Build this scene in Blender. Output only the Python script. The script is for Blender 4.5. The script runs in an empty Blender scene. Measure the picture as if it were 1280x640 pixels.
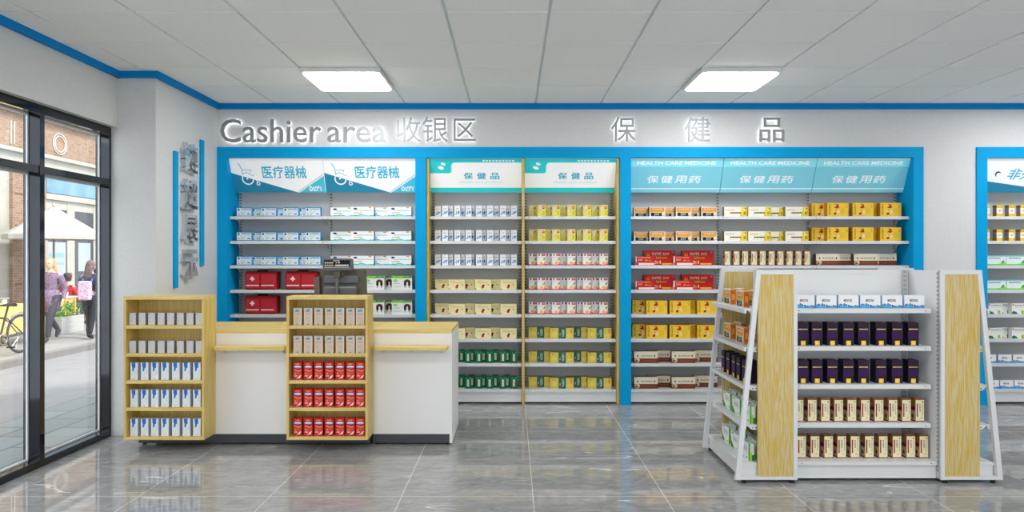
import bpy, bmesh, math, random
from mathutils import Vector, Matrix
random.seed(7)
C = bpy.context.scene.collection
PI = math.pi
F = 888.9            # focal length, in pixels of the 1280 wide frame
EYE = 1.367          # eye height of the camera


def wx(px, d):       # metres to the right of the camera at depth d
    return (px - 640.0) * d / F


def wz(py, d):
    return EYE + (321.0 - py) * d / F


# ------------------------------------------------------------------ materials
def lin(c):
    out = []
    for v in c[:3]:
        v = v / 255.0
        out.append(v / 12.92 if v <= 0.04045 else ((v + 0.055) / 1.055) ** 2.4)
    return (out[0], out[1], out[2], 1.0)


MATS = {}


def mat(name, col, rough=0.5, metal=0.0, emit=0.0, ecol=None, spec=0.5):
    if name in MATS:
        return MATS[name]
    m = bpy.data.materials.new(name)
    m.use_nodes = True
    b = m.node_tree.nodes['Principled BSDF']
    b.inputs['Base Color'].default_value = lin(col)
    b.inputs['Roughness'].default_value = rough
    b.inputs['Metallic'].default_value = metal
    b.inputs['Specular IOR Level'].default_value = spec
    if emit:
        b.inputs['Emission Color'].default_value = lin(ecol or col)
        b.inputs['Emission Strength'].default_value = emit
    MATS[name] = m
    return m


def ink(col, rough=0.45):     # printed card of one colour
    return mat('card_%d_%d_%d' % tuple(col), col, rough, spec=0.2)


def noisy(name, c1, c2, scale, rough=0.5, detail=4.0, metal=0.0, bump=0.0, lo=0.35, hi=0.65, spec=0.5, coords='Object'):
    m = mat(name, c1, rough, metal, spec=spec)
    nt = m.node_tree
    b = nt.nodes['Principled BSDF']
    tc = nt.nodes.new('ShaderNodeTexCoord')
    mp = nt.nodes.new('ShaderNodeMapping')
    mp.inputs['Scale'].default_value = scale
    nz = nt.nodes.new('ShaderNodeTexNoise')
    nz.inputs['Scale'].default_value = 1.0
    nz.inputs['Detail'].default_value = detail
    cr = nt.nodes.new('ShaderNodeValToRGB')
    cr.color_ramp.elements[0].position = lo
    cr.color_ramp.elements[1].position = hi
    cr.color_ramp.elements[0].color = lin(c1)
    cr.color_ramp.elements[1].color = lin(c2)
    nt.links.new(tc.outputs[coords], mp.inputs[0])
    nt.links.new(mp.outputs[0], nz.inputs['Vector'])
    nt.links.new(nz.outputs[0], cr.inputs[0])
    nt.links.new(cr.outputs[0], b.inputs['Base Color'])
    if bump:
        bp = nt.nodes.new('ShaderNodeBump')
        bp.inputs['Strength'].default_value = bump
        bp.inputs['Distance'].default_value = 0.002
        nt.links.new(nz.outputs[0], bp.inputs['Height'])
        nt.links.new(bp.outputs[0], b.inputs['Normal'])
    return m


def floor_material():
    m = mat('polished_grey_stone_tile', (150, 150, 150), 0.025, spec=0.5)
    nt = m.node_tree
    N, L = nt.nodes, nt.links
    b = N['Principled BSDF']
    tc = N.new('ShaderNodeTexCoord')
    sep = N.new('ShaderNodeSeparateXYZ')
    L.new(tc.outputs['Object'], sep.inputs[0])

    def math_(op, a, bb=None, cc=None):
        n = N.new('ShaderNodeMath')
        n.operation = op
        for i, v in enumerate((a, bb, cc)):
            if v is None:
                continue
            if isinstance(v, (int, float)):
                n.inputs[i].default_value = v
            else:
                L.new(v, n.inputs[i])
        return n.outputs[0]
    T = 0.75
    tx = math_('DIVIDE', math_('SUBTRACT', sep.outputs[0], 0.12), T)
    ty = math_('DIVIDE', math_('SUBTRACT', sep.outputs[1], 4.057), T)
    fx, fy = math_('FLOOR', tx), math_('FLOOR', ty)
    dx = math_('ABSOLUTE', math_('SUBTRACT', math_('SUBTRACT', tx, fx), 0.5))
    dy = math_('ABSOLUTE', math_('SUBTRACT', math_('SUBTRACT', ty, fy), 0.5))
    edge = math_('GREATER_THAN', math_('MAXIMUM', dx, dy), 0.5 - 0.0022 / T)
    cmb = N.new('ShaderNodeCombineXYZ')
    L.new(fx, cmb.inputs[0])
    L.new(fy, cmb.inputs[1])
    wn = N.new('ShaderNodeTexWhiteNoise')
    wn.noise_dimensions = '2D'
    L.new(cmb.outputs[0], wn.inputs[0])
    sc = N.new('ShaderNodeVectorMath')
    sc.operation = 'SCALE'
    L.new(wn.outputs['Color'], sc.inputs[0])
    sc.inputs['Scale'].default_value = 20.0
    add = N.new('ShaderNodeVectorMath')
    L.new(tc.outputs['Object'], add.inputs[0])
    L.new(sc.outputs[0], add.inputs[1])
    mp = N.new('ShaderNodeMapping')
    mp.inputs['Rotation'].default_value = (0, 0, math.radians(-28))
    mp.inputs['Scale'].default_value = (6.0, 15.0, 1.0)
    L.new(add.outputs[0], mp.inputs[0])
    n1 = N.new('ShaderNodeTexNoise')
    n1.inputs['Scale'].default_value = 1.3
    n1.inputs['Detail'].default_value = 9.0
    n1.inputs['Roughness'].default_value = 0.78
    n1.inputs['Distortion'].default_value = 0.9
    L.new(mp.outputs[0], n1.inputs['Vector'])
    cr = N.new('ShaderNodeValToRGB')
    e = cr.color_ramp.elements
    e[0].position, e[0].color = 0.28, lin((122, 123, 125))
    e[1].position, e[1].color = 0.74, lin((184, 183, 181))
    k = e.new(0.5)
    k.color = lin((153, 153, 152))
    L.new(n1.outputs[0], cr.inputs[0])
    # thin pale veins
    mp2 = N.new('ShaderNodeMapping')
    mp2.inputs['Rotation'].default_value = (0, 0, math.radians(-38))
    mp2.inputs['Scale'].default_value = (0.25, 2.2, 1.0)
    L.new(add.outputs[0], mp2.inputs[0])
    n2 = N.new('ShaderNodeTexNoise')
    n2.inputs['Scale'].default_value = 1.6
    n2.inputs['Detail'].default_value = 2.0
    n2.inputs['Distortion'].default_value = 0.1
    L.new(mp2.outputs[0], n2.inputs['Vector'])
    vein = math_('LESS_THAN', math_('ABSOLUTE', math_('SUBTRACT', n2.outputs[0], 0.5)), 0.0028)
    brk = N.new('ShaderNodeTexNoise')
    brk.inputs['Scale'].default_value = 3.0
    L.new(add.outputs[0], brk.inputs['Vector'])
    vein = math_('MULTIPLY', vein, math_('MULTIPLY', math_('GREATER_THAN', brk.outputs[0], 0.54), 0.75))
    mx = N.new('ShaderNodeMix')
    mx.data_type = 'RGBA'
    L.new(vein, mx.inputs[0])
    L.new(cr.outputs[0], mx.inputs[6])
    mx.inputs[7].default_value = lin((222, 221, 218))
    mg = N.new('ShaderNodeMix')
    mg.data_type = 'RGBA'
    L.new(edge, mg.inputs[0])
    L.new(mx.outputs[2], mg.inputs[6])
    mg.inputs[7].default_value = lin((214, 213, 209))
    L.new(mg.outputs[2], b.inputs['Base Color'])
    return m


def brick_material():
    m = mat('buff_brick', (190, 150, 120), 0.85)
    nt = m.node_tree
    b = nt.nodes['Principled BSDF']
    tc = nt.nodes.new('ShaderNodeTexCoord')
    sep = nt.nodes.new('ShaderNodeSeparateXYZ')
    cmb = nt.nodes.new('ShaderNodeCombineXYZ')
    br = nt.nodes.new('ShaderNodeTexBrick')
    br.inputs['Color1'].default_value = lin((154, 128, 106))
    br.inputs['Color2'].default_value = lin((134, 104, 84))
    br.inputs['Mortar'].default_value = lin((162, 146, 128))
    br.inputs['Scale'].default_value = 4.5
    br.inputs['Mortar Size'].default_value = 0.02
    nt.links.new(tc.outputs['Object'], sep.inputs[0])
    nt.links.new(sep.outputs[1], cmb.inputs[0])
    nt.links.new(sep.outputs[2], cmb.inputs[1])
    nt.links.new(cmb.outputs[0], br.inputs['Vector'])
    nt.links.new(br.outputs[0], b.inputs['Base Color'])
    return m


def paver_material():
    m = mat('pale_grey_pavers', (190, 196, 194), 0.7)
    nt = m.node_tree
    b = nt.nodes['Principled BSDF']
    tc = nt.nodes.new('ShaderNodeTexCoord')
    br = nt.nodes.new('ShaderNodeTexBrick')
    br.inputs['Color1'].default_value = lin((134, 141, 140))
    br.inputs['Color2'].default_value = lin((120, 128, 127))
    br.inputs['Mortar'].default_value = lin((92, 98, 98))
    br.inputs['Scale'].default_value = 1.0
    br.inputs['Mortar Size'].default_value = 0.012
    br.inputs['Brick Width'].default_value = 0.6
    br.inputs['Row Height'].default_value = 0.3
    mp = nt.nodes.new('ShaderNodeMapping')
    mp.inputs['Rotation'].default_value = (0, 0, PI / 2)
    nt.links.new(tc.outputs['Object'], mp.inputs[0])
    nt.links.new(mp.outputs[0], br.inputs['Vector'])
    nt.links.new(br.outputs[0], b.inputs['Base Color'])
    return m


def glass_material(name, tint=(255, 255, 255), ior=1.45):
    m = bpy.data.materials.new(name)
    m.use_nodes = True
    nt = m.node_tree
    nt.nodes.remove(nt.nodes['Principled BSDF'])
    out = nt.nodes['Material Output']
    t = nt.nodes.new('ShaderNodeBsdfTransparent')
    t.inputs[0].default_value = lin(tint)
    g = nt.nodes.new('ShaderNodeBsdfGlossy')
    g.inputs['Roughness'].default_value = 0.0
    fr = nt.nodes.new('ShaderNodeFresnel')
    ge = nt.nodes.new('ShaderNodeNewGeometry')     # the pane's far face must not act as the inside of solid glass
    mr = nt.nodes.new('ShaderNodeMapRange')
    mr.inputs[3].default_value = ior
    mr.inputs[4].default_value = 1.0 / ior
    nt.links.new(ge.outputs['Backfacing'], mr.inputs[0])
    nt.links.new(mr.outputs[0], fr.inputs[0])
    mx = nt.nodes.new('ShaderNodeMixShader')
    nt.links.new(fr.outputs[0], mx.inputs[0])
    nt.links.new(t.outputs[0], mx.inputs[1])
    nt.links.new(g.outputs[0], mx.inputs[2])
    nt.links.new(mx.outputs[0], out.inputs[0])
    MATS[name] = m
    return m


M_WALL = noisy('white_wall_paint', (209, 210, 210), (213, 214, 214), (40, 40, 40), 0.7)
M_TILE = noisy('ceiling_tile', (243, 244, 243), (248, 249, 248), (90, 90, 90), 0.85)
M_TBAR = mat('ceiling_bar', (214, 224, 228), 0.5)
M_BLUE = mat('bright_blue_laminate', (0, 158, 216), 0.55, spec=0.12)
M_TRIMB = mat('deep_blue_trim', (0, 132, 204), 0.55, spec=0.12)
M_FLOOR = floor_material()
M_WHITE = mat('white_powder_coat', (221, 222, 223), 0.35)
M_BACK = mat('pale_grey_panel', (188, 190, 190), 0.5)
M_SLOT = mat('slot_shadow_black', (40, 42, 44), 0.8)
M_SLOTG = mat('slot_shadow_grey', (150, 152, 154), 0.8)
M_WHITEP = noisy('white_laminate', (232, 230, 228), (238, 236, 234), (200, 200, 200), 0.5)
M_KICK = mat('charcoal_kick', (62, 64, 67), 0.35)
M_WOODV = noisy('light_oak_vertical', (224, 198, 120), (206, 174, 90), (90, 90, 4.0), 0.45)
M_WOODH = noisy('light_oak_horizontal', (230, 206, 130), (212, 180, 98), (3.0, 60, 60), 0.45)
M_WOODY = noisy('light_oak_deep', (230, 206, 130), (212, 180, 98), (60, 3.0, 60), 0.45)
M_PANEL = noisy('straw_wood_veneer', (202, 166, 66), (208, 192, 146), (330, 330, 9.0), 0.5, detail=4, lo=0.42, hi=0.58)
M_BLACKM = mat('black_glossy_metal', (58, 60, 64), 0.06, 0.7)
M_FRAME = mat('dark_window_frame', (52, 54, 57), 0.18, 0.4)
M_GASKET = mat('gasket_edge_highlight', (235, 238, 240), 0.5)  # pale bead; the glass edge highlight is put into its white
M_GLASS = glass_material('window_glass')
M_RUBBER = mat('black_rubber', (22, 22, 24), 0.7)
M_CHROME = mat('chrome_lettering', (206, 212, 218), 0.22, 0.65)
M_BRUSH = mat('brushed_steel_lettering', (150, 155, 158), 0.4, 0.35)
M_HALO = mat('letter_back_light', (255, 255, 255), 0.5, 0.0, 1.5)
M_LAMP = mat('lamp_diffuser_light', (255, 255, 255), 0.5, 0.0, 9.3)
M_LAMPF = mat('lamp_frame_white', (225, 226, 226), 0.45)


# ------------------------------------------------------------------ mesh building
TXT = {}


def text_geo(body, bold=0.0, extrude=0.0):
    key = (body, bold, extrude)
    if key in TXT:
        return TXT[key]
    cu = bpy.data.curves.new('lettering_curve', 'FONT')
    cu.body = body
    cu.size = 1.0
    cu.offset = bold
    cu.extrude = extrude
    cu.resolution_u = 3
    ob = bpy.data.objects.new('lettering_curve', cu)
    C.objects.link(ob)
    dg = bpy.context.evaluated_depsgraph_get()
    me = bpy.data.meshes.new_from_object(ob.evaluated_get(dg))
    vs = [tuple(v.co) for v in me.vertices]
    fs = [tuple(p.vertices) for p in me.polygons]
    bpy.data.objects.remove(ob)
    bpy.data.curves.remove(cu)
    bpy.data.meshes.remove(me)
    xs = [v[0] for v in vs]
    ys = [v[1] for v in vs]
    TXT[key] = (vs, fs, (min(xs), max(xs), min(ys), max(ys)))
    return TXT[key]


class MB:
    def __init__(self):
        self.v, self.f, self.mi, self.mats = [], [], [], []

    def m(self, mt):
        if mt not in self.mats:
            self.mats.append(mt)
        return self.mats.index(mt)

    def add(self, vs, fs, mt):
        o = len(self.v)
        k = self.m(mt)
        self.v.extend([tuple(p) for p in vs])
        for f in fs:
            self.f.append(tuple(i + o for i in f))
            self.mi.append(k)
        return self

    def box(self, x0, x1, y0, y1, z0, z1, mt):
        vs = [(x0, y0, z0), (x1, y0, z0), (x1, y1, z0), (x0, y1, z0), (x0, y0, z1), (x1, y0, z1), (x1, y1, z1), (x0, y1, z1)]
        return self.add(vs, [(3, 2, 1, 0), (4, 5, 6, 7), (0, 1, 5, 4), (1, 2, 6, 5), (2, 3, 7, 6), (3, 0, 4, 7)], mt)

    def hexa(self, a, b, mt):       # two quads, a below b, same winding
        vs = list(a) + list(b)
        return self.add(vs, [(3, 2, 1, 0), (4, 5, 6, 7), (0, 1, 5, 4), (1, 2, 6, 5), (2, 3, 7, 6), (3, 0, 4, 7)], mt)

    def prism(self, pts, axis, a0, a1, mt):
        def P(p, a):
            return {'x': (a, p[0], p[1]), 'y': (p[0], a, p[1]), 'z': (p[0], p[1], a)}[axis]
        n = len(pts)
        vs = [P(p, a0) for p in pts] + [P(p, a1) for p in pts]
        fs = [tuple(range(n - 1, -1, -1)), tuple(range(n, 2 * n))]
        fs += [(i, (i + 1) % n, n + (i + 1) % n, n + i) for i in range(n)]
        return self.add(vs, fs, mt)

    def tube(self, pts, r, mt, n=8, closed=False):
        pts = [Vector(p) for p in pts]
        rr = r if isinstance(r, (list, tuple)) else [r] * len(pts)
        k = len(pts)
        vs, fs = [], []
        up = None
        for i, p in enumerate(pts):
            if closed:
                t = (pts[(i + 1) % k] - pts[i - 1]).normalized()
            else:
                t = (pts[min(i + 1, k - 1)] - pts[max(i - 1, 0)]).normalized()
            if up is None:
                up = Vector((0, 0, 1)) if abs(t.z) < 0.9 else Vector((1, 0, 0))
            s = t.cross(up).normalized()
            up = s.cross(t).normalized()
            for j in range(n):
                a = 2 * PI * j / n
                vs.append(p + (s * math.cos(a) + up * math.sin(a)) * rr[i])
        last = k if closed else k - 1
        for i in range(last):
            q = (i + 1) % k
            for j in range(n):
                fs.append((i * n + j, i * n + (j + 1) % n, q * n + (j + 1) % n, q * n + j))
        if not closed:
            fs.append(tuple(range(n - 1, -1, -1)))
            fs.append(tuple(range((k - 1) * n, k * n)))
        return self.add(vs, fs, mt)

    def ball(self, c, r, mt, nu=14, nv=9):
        vs, fs = [], []
        for i in range(nv + 1):
            th = PI * i / nv
            for j in range(nu):
                ph = 2 * PI * j / nu
                vs.append((c[0] + r[0] * math.sin(th) * math.cos(ph), c[1] + r[1] * math.sin(th) * math.sin(ph), c[2] + r[2] * math.cos(th)))
        for i in range(nv):
            for j in range(nu):
                fs.append((i * nu + j, (i + 1) * nu + j, (i + 1) * nu + (j + 1) % nu, i * nu + (j + 1) % nu))
        return self.add(vs, fs, mt)

    def build(self, name, parent=None, origin=(0, 0, 0), bevel=0.0, seg=2, smooth=False, mesh_only=False):
        me = bpy.data.meshes.new(name)
        o = origin
        me.from_pydata([(p[0] - o[0], p[1] - o[1], p[2] - o[2]) for p in self.v], [], self.f)
        for mt in self.mats:
            me.materials.append(mt)
        me.polygons.foreach_set('material_index', self.mi)
        if bevel or smooth:
            bm = bmesh.new()
            bm.from_mesh(me)
            bmesh.ops.recalc_face_normals(bm, faces=bm.faces)
            if bevel:
                es = [e for e in bm.edges if len(e.link_faces) == 2 and e.calc_face_angle(0) > 0.5]
                bmesh.ops.bevel(bm, geom=es, offset=bevel, segments=seg, affect='EDGES', profile=0.5, clamp_overlap=True)
            bm.to_mesh(me)
            bm.free()
            if smooth:
                me.polygons.foreach_set('use_smooth', [True] * len(me.polygons))
        me.update()
        if mesh_only:
            return me
        ob = bpy.data.objects.new(name, me)
        C.objects.link(ob)
        if parent is not None:
            ob.parent = parent
            pl = parent['_wo'] if '_wo' in parent else parent.location
            ob.location = (o[0] - pl[0], o[1] - pl[1], o[2] - pl[2])
        else:
            ob.location = o
        return ob


def tag(o, label=None, cat=None, group=None, kind=None):
    if label:
        o['label'] = label
    if cat:
        o['category'] = cat
    if group:
        o['group'] = group
    if kind:
        o['kind'] = kind
    return o


LABELS = {}


def thing(name, label, cat, loc, group=None):
    e = bpy.data.objects.new(name, None)
    e.empty_display_size = 0.05
    C.objects.link(e)
    e.location = loc
    return tag(e, label, cat, group)


def link(name, me, parent=None, loc=(0, 0, 0)):
    o = bpy.data.objects.new(name, me)
    C.objects.link(o)
    o.parent = parent
    o.location = loc
    return o


def structure(o):
    o['kind'] = 'structure'
    return o


# ------------------------------------------------------------------ room shell
CEIL = 2.779
XL, XP, YP, YF = -3.011, -2.72, 5.43, 6.57
XR, YB = 6.3, -2.4

b = MB().box(-3.06, XR + 0.2, YB - 0.2, 7.1, -0.12, 0.0, M_FLOOR)
structure(b.build('floor'))

b = MB().box(-3.3, XR + 0.2, YB - 0.2, 7.1, CEIL + 0.012, CEIL + 0.12, M_TBAR)
x = 0.216 - 0.6 * 6
while x < XR + 0.2:
    y = 5.30 - 0.6 * 13
    while y < 6.6:
        g = 0.0095
        x0, x1, y0, y1 = max(x + g, XL), min(x + 0.6 - g, XR), y + g, min(y + 0.6 - g, YF + 0.05)
        if x1 > x0 and y1 > y0:
            b.box(x0, x1, y0, y1, CEIL, CEIL + 0.013, M_TILE)
        y += 0.6
    x += 0.6
structure(b.build('ceiling'))

WIN0, ZH = 1.35, 2.354
b = MB().box(-3.176, XL, YB, YP, ZH, 2.9, M_WALL)
b.box(-3.4, XL, YB, WIN0, 0, ZH, M_WALL)
b.box(-3.15, XP, YP, 7.0, 0, 2.9, M_WALL)
structure(b.build('wall_left'))
b = MB().box(XP, XR, YF, 6.92, 2.379, 2.9, M_WALL)
b.box(XP - 0.2, XR, 6.91, 7.1, 0, 2.9, M_WALL)
b.box(3.794, 4.286, YF, 6.92, 0, 2.379, M_WALL)
structure(b.build('wall_back'))
structure(MB().box(XR, XR + 0.2, YB - 0.2, 7.1, 0, 2.9, M_WALL).build('wall_right'))
b = MB().box(-3.4, XR, YB - 0.2, YB, 2.4, 2.9, M_WALL)
b.box(-3.4, -2.7, YB - 0.2, YB, 0, 2.4, M_WALL)
b.box(6.0, XR, YB - 0.2, YB, 0, 2.4, M_WALL)
structure(b.build('wall_rear'))
# unseen glazing added behind the viewer to let daylight up onto the ceiling
w2 = bpy.data.objects.new('added_rear_window', None)
C.objects.link(w2)
w2.location = (1.65, YB - 0.1, 0)
structure(w2)
b = MB().box(-2.7, 6.0, YB - 0.15, YB - 0.05, 0, 0.06, M_FRAME).box(-2.7, 6.0, YB - 0.15, YB - 0.05, 2.34, 2.4, M_FRAME)
for k in range(7):
    b.box(-2.7 + 1.44 * k, -2.64 + 1.44 * k, YB - 0.15, YB - 0.05, 0.06, 2.34, M_FRAME)
b.build('frame', w2, (1.65, YB - 0.1, 0))
for k in range(6):
    MB().box(-2.64 + 1.44 * k, -2.7 + 1.44 * (k + 1), YB - 0.106, YB - 0.1, 0.06, 2.34, M_GLASS).build('pane', w2, (1.65, YB - 0.1, 0))

# ceiling edge band
t = 0.033
b = MB()
b.box(XL, XL + t, YB, YP, CEIL - 0.049, CEIL, M_TRIMB)
b.box(XL, XP + t, YP - t, YP, CEIL - 0.049, CEIL, M_TRIMB)
b.box(XP, XP + t, YP, YF, CEIL - 0.049, CEIL, M_TRIMB)
b.box(XP, XR, YF - t, YF, CEIL - 0.049, CEIL, M_TRIMB)
structure(b.build('trim_1'))

# blue surrounds of the two shelf niches
yb0 = 6.553
b = MB()
for x0, x1 in ((-2.727 + 0.008, -2.627), (-0.8906, -0.793), (0.9977, 1.0975), (3.700, 3.794)):
    b.box(x0, x1, yb0, 6.909, 0.0, 2.283, M_BLUE)
b.box(-2.719, 3.794, yb0 - 0.001, 6.909, 2.283, 2.379, M_BLUE)
structure(b.build('trim_2'))
b = MB().box(4.286, 4.382, yb0, 6.909, 0.0, 2.283, M_BLUE)
b.box(4.286, XR, yb0 - 0.001, 6.909, 2.283, 2.379, M_BLUE)
structure(b.build('trim_3'))

# shopfront window
XFR, XGL = -3.06, -3.134
win = bpy.data.objects.new('window_1', None)
C.objects.link(win)
win.location = (XFR, 3.4, 0)
structure(win)
W0 = (XFR, 3.4, 0)
b = MB()
b.box(XGL - 0.03, XFR, WIN0, 5.43, 0.0, 0.048, M_BLACKM)
b.box(XGL - 0.03, XFR, WIN0, 5.43, 2.296, ZH, M_BLACKM)
b.box(XGL - 0.03, XFR, 5.402, 5.43, 0.048, 2.296, M_BLACKM)
b.box(XGL - 0.03, XFR, WIN0, WIN0 + 0.03, 0.048, 2.296, M_BLACKM)
b.build('frame', win, W0)
edges = []
ym = 4.603
while ym > WIN0 + 0.3:
    MB().box(XGL - 0.03, XFR + 0.004, ym, ym + 0.047, 0.048, 2.296, M_BLACKM).build('mullion', win, W0)
    edges.append(ym)
    ym -= 0.80
spans = []
hi = 5.402
for e in edges:
    spans.append((e + 0.047, hi))
    hi = e
spans.append((WIN0 + 0.03, hi))
for (a, c) in spans:
    MB().box(XGL - 0.03, XFR - 0.001, a, c, 1.909, 1.958, M_BLACKM).build('transom', win, W0)
    for (z0, z1) in ((0.048, 1.909), (1.958, 2.296)):
        p = MB().box(XGL - 0.012, XGL - 0.006, a, c, z0, z1, M_GLASS).build('pane', win, W0)
        g = MB()
        for q in ((a, a + 0.012, z0, z1), (c - 0.012, c, z0, z1), (a + 0.012, c - 0.012, z0, z0 + 0.012), (a + 0.012, c - 0.012, z1 - 0.012, z1)):
            g.box(XGL - 0.006, XGL + 0.004, q[0], q[1], q[2], q[3], M_GASKET)
        g.build('gasket', win, W0)

# ------------------------------------------------------------------ ceiling lights
lamp_f = MB().box(-0.3, 0.3, -0.3, 0.3, -0.034, 0.0, M_LAMPF).build('frame', mesh_only=True, bevel=0.006)
rp = []
for cx, cy in ((1, 1), (-1, 1), (-1, -1), (1, -1)):
    for k in range(5):
        a = math.atan2(cy, cx) - PI / 4 + k * PI / 8
        rp.append((cx * 0.245 + 0.04 * math.cos(a), cy * 0.245 + 0.04 * math.sin(a)))
lamp_d = MB().prism(rp, 'z', -0.041, -0.033, M_LAMP).build('diffuser', mesh_only=True)
LN = {(-1.284, 5.6): 'square white ceiling light above the cashier counter, left of two',
      (1.716, 5.6): 'square white ceiling light before the pale blue signs, right of two'}
for lx in (-1.284, 1.716, 4.716):
    for ly in (5.6, 2.6, -0.4):
        lab = LN.get((lx, ly), 'square white ceiling light outside the view')
        e = thing('ceiling_light', lab, 'ceiling light', (lx, ly, CEIL), 'square lights on the tiled ceiling')
        link('frame', lamp_f, e)
        link('diffuser', lamp_d, e)

# ------------------------------------------------------------------ lettering on the walls


def wall_letters(name, label, items, y, mt, halo=True):
    """items: (text, px0, px1, py_top, py_bottom) read on the fascia"""
    xs = [wx(i[1], y) for i in items] + [wx(i[2], y) for i in items]
    zs = [wz(i[4], y) for i in items]
    o = ((min(xs) + max(xs)) / 2, YF, min(zs))
    e = thing(name, label, 'wall sign', o)
    for (s, p0, p1, q0, q1, bold) in items:
        x0, x1, z0, z1 = wx(p0, y), wx(p1, y), wz(q1, y), wz(q0, y)
        vs, fs, bb = text_geo(s, bold, 0.5)
        sx, sz = (x1 - x0) / (bb[1] - bb[0]), (z1 - z0) / (bb[3] - bb[2])
        th = 0.022
        yc = YF - 0.030
        vv = [(x0 + (v[0] - bb[0]) * sx, yc - v[2] * th, z0 + (v[1] - bb[2]) * sz) for v in vs]
        MB().add(vv, fs, mt).build('letter', e, o)
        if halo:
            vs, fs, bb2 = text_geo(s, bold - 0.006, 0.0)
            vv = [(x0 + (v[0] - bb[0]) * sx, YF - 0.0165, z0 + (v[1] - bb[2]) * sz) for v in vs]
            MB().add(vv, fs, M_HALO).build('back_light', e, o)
    return e


def split_word(s, p0, p1, top, base, bold):
    """one entry per letter, laid out with the font's own advances"""
    full = text_geo(s, bold, 0.5)[2]
    k = (p1 - p0) / (full[1] - full[0])
    asc = text_geo('C', bold, 0.5)[2]
    v = (base - top) / (asc[3] - asc[2])
    out = []
    for i, ch in enumerate(s):
        if ch == ' ':
            continue
        w = text_geo(s[:i + 1], bold, 0.5)[2]
        own = text_geo(ch, bold, 0.5)[2]
        r = p0 + (w[1] - full[0]) * k
        l = r - (own[1] - own[0]) * k
        out.append((ch, l, r, base - (own[3] - asc[2]) * v, base - (own[2] - asc[2]) * v, bold))
    return out


yl = YF - 0.04
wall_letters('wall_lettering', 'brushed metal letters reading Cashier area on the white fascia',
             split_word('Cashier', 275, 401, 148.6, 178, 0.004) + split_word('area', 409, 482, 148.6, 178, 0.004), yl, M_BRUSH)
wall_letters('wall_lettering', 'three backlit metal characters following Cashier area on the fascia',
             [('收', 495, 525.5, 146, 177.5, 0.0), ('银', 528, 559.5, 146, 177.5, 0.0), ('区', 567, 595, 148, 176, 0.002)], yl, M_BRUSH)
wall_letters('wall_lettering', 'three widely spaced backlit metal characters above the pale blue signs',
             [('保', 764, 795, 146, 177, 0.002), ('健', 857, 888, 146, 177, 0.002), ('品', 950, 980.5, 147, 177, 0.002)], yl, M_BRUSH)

# vertical characters on the side of the corner pier (they face +X)
o = (XP, 6.0, 1.17)
e = thing('wall_lettering', 'four stacked chrome characters between two blue bars on white pier', 'wall sign', o)
for s, q0, q1 in (('鏈', 180, 218), ('超', 225, 263), ('展', 269, 305), ('示', 312, 349)):
    y0, y1 = 5.82, 6.07
    z0, z1 = wz(q1, 6.0), wz(q0, 6.0)
    vs, fs, bb = text_geo(s, 0.020, 0.5)
    sx, sz = (y1 - y0) / (bb[1] - bb[0]), (z1 - z0) / (bb[3] - bb[2])
    vv = [(XP + 0.021 + v[2] * 0.042, y0 + (v[0] - bb[0]) * sx, z0 + (v[1] - bb[2]) * sz) for v in vs]
    MB().add(vv, fs, M_CHROME).build('letter', e, o)
for y0, y1, z0, z1, lab in ((5.70, 5.762, 1.116, 2.218, 'upright blue bar left of the chrome characters, the lower one'),
                            (6.185, 6.25, 1.290, 2.388, 'upright blue bar right of the chrome characters, the higher one')):
    tag(MB().box(XP, XP + 0.018, y0, y1, z0, z1, M_BLUE).build('wall_bar', None, (XP, y0, z0), bevel=0.002), lab, 'wall decoration', 'blue bars beside the chrome characters')
# ------------------------------------------------------------------ wall shelving
BW = 0.8675                      # width of one bay
SY = 6.62                        # front edge of the shelves
TOPS = [1.744 - 0.2286 * k for k in range(7)]
DECK = 0.133
TOPS8 = TOPS + [DECK]
RUNS = []                        # (key, x of the bay's left end, bay width, kind)
for i in range(2):
    RUNS.append(('1' + 'ab'[i], -2.627 + (1.7364 / 2) * i, 1.7364 / 2, 'plain'))
RUNS.append(('2a', -0.768, 0.8595, 'wood'))
RUNS.append(('2b', 0.117, 0.853, 'wood'))
for i in range(3):
    RUNS.append(('3' + 'abc'[i], 1.0975 + 0.8675 * i, 0.8675, 'plain'))
RUNS.append(('4a', 4.382, 0.8675, 'plain'))
RUNS.append(('4b', 5.2495, 0.8675, 'plain'))
UNIT = {'1a': 'left wheelchair-sign bay', '1b': 'right wheelchair-sign bay', '2a': 'left wood-edged bay', '2b': 'right wood-edged bay',
        '3a': 'left pale-blue-sign bay', '3b': 'middle pale-blue-sign bay', '3c': 'right pale-blue-sign bay', '4a': 'far right wall bay'}
ULAB = {'1a': 'white wall shelving bay under the left wheelchair sign, holding red first aid kits',
        '1b': 'white wall shelving bay under the right wheelchair sign, behind the cash register',
        '2a': 'wood-edged shelving bay with green boxes low down, left of the pair',
        '2b': 'wood-edged shelving bay with yellow and green boxes, right of the pair',
        '3a': 'white shelving bay with red boxes under the leftmost pale blue sign',
        '3b': 'white shelving bay behind the gondola under the middle pale blue sign',
        '3c': 'white shelving bay under the rightmost pale blue sign, beside blue frame edge',
        '4a': 'white shelving bay cut by the right edge of the photo',
        '4b': 'white shelving bay outside the view on the far right'}


def bracket_pts(s=1):
    # side outline (y, z) hanging below a shelf from the uprights
    return [(0.014, -0.006), (0.222, -0.006), (0.222, -0.075), (0.205, -0.072), (0.16, -0.034), (0.10, -0.026), (0.014, -0.022)]


PM = {}


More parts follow.
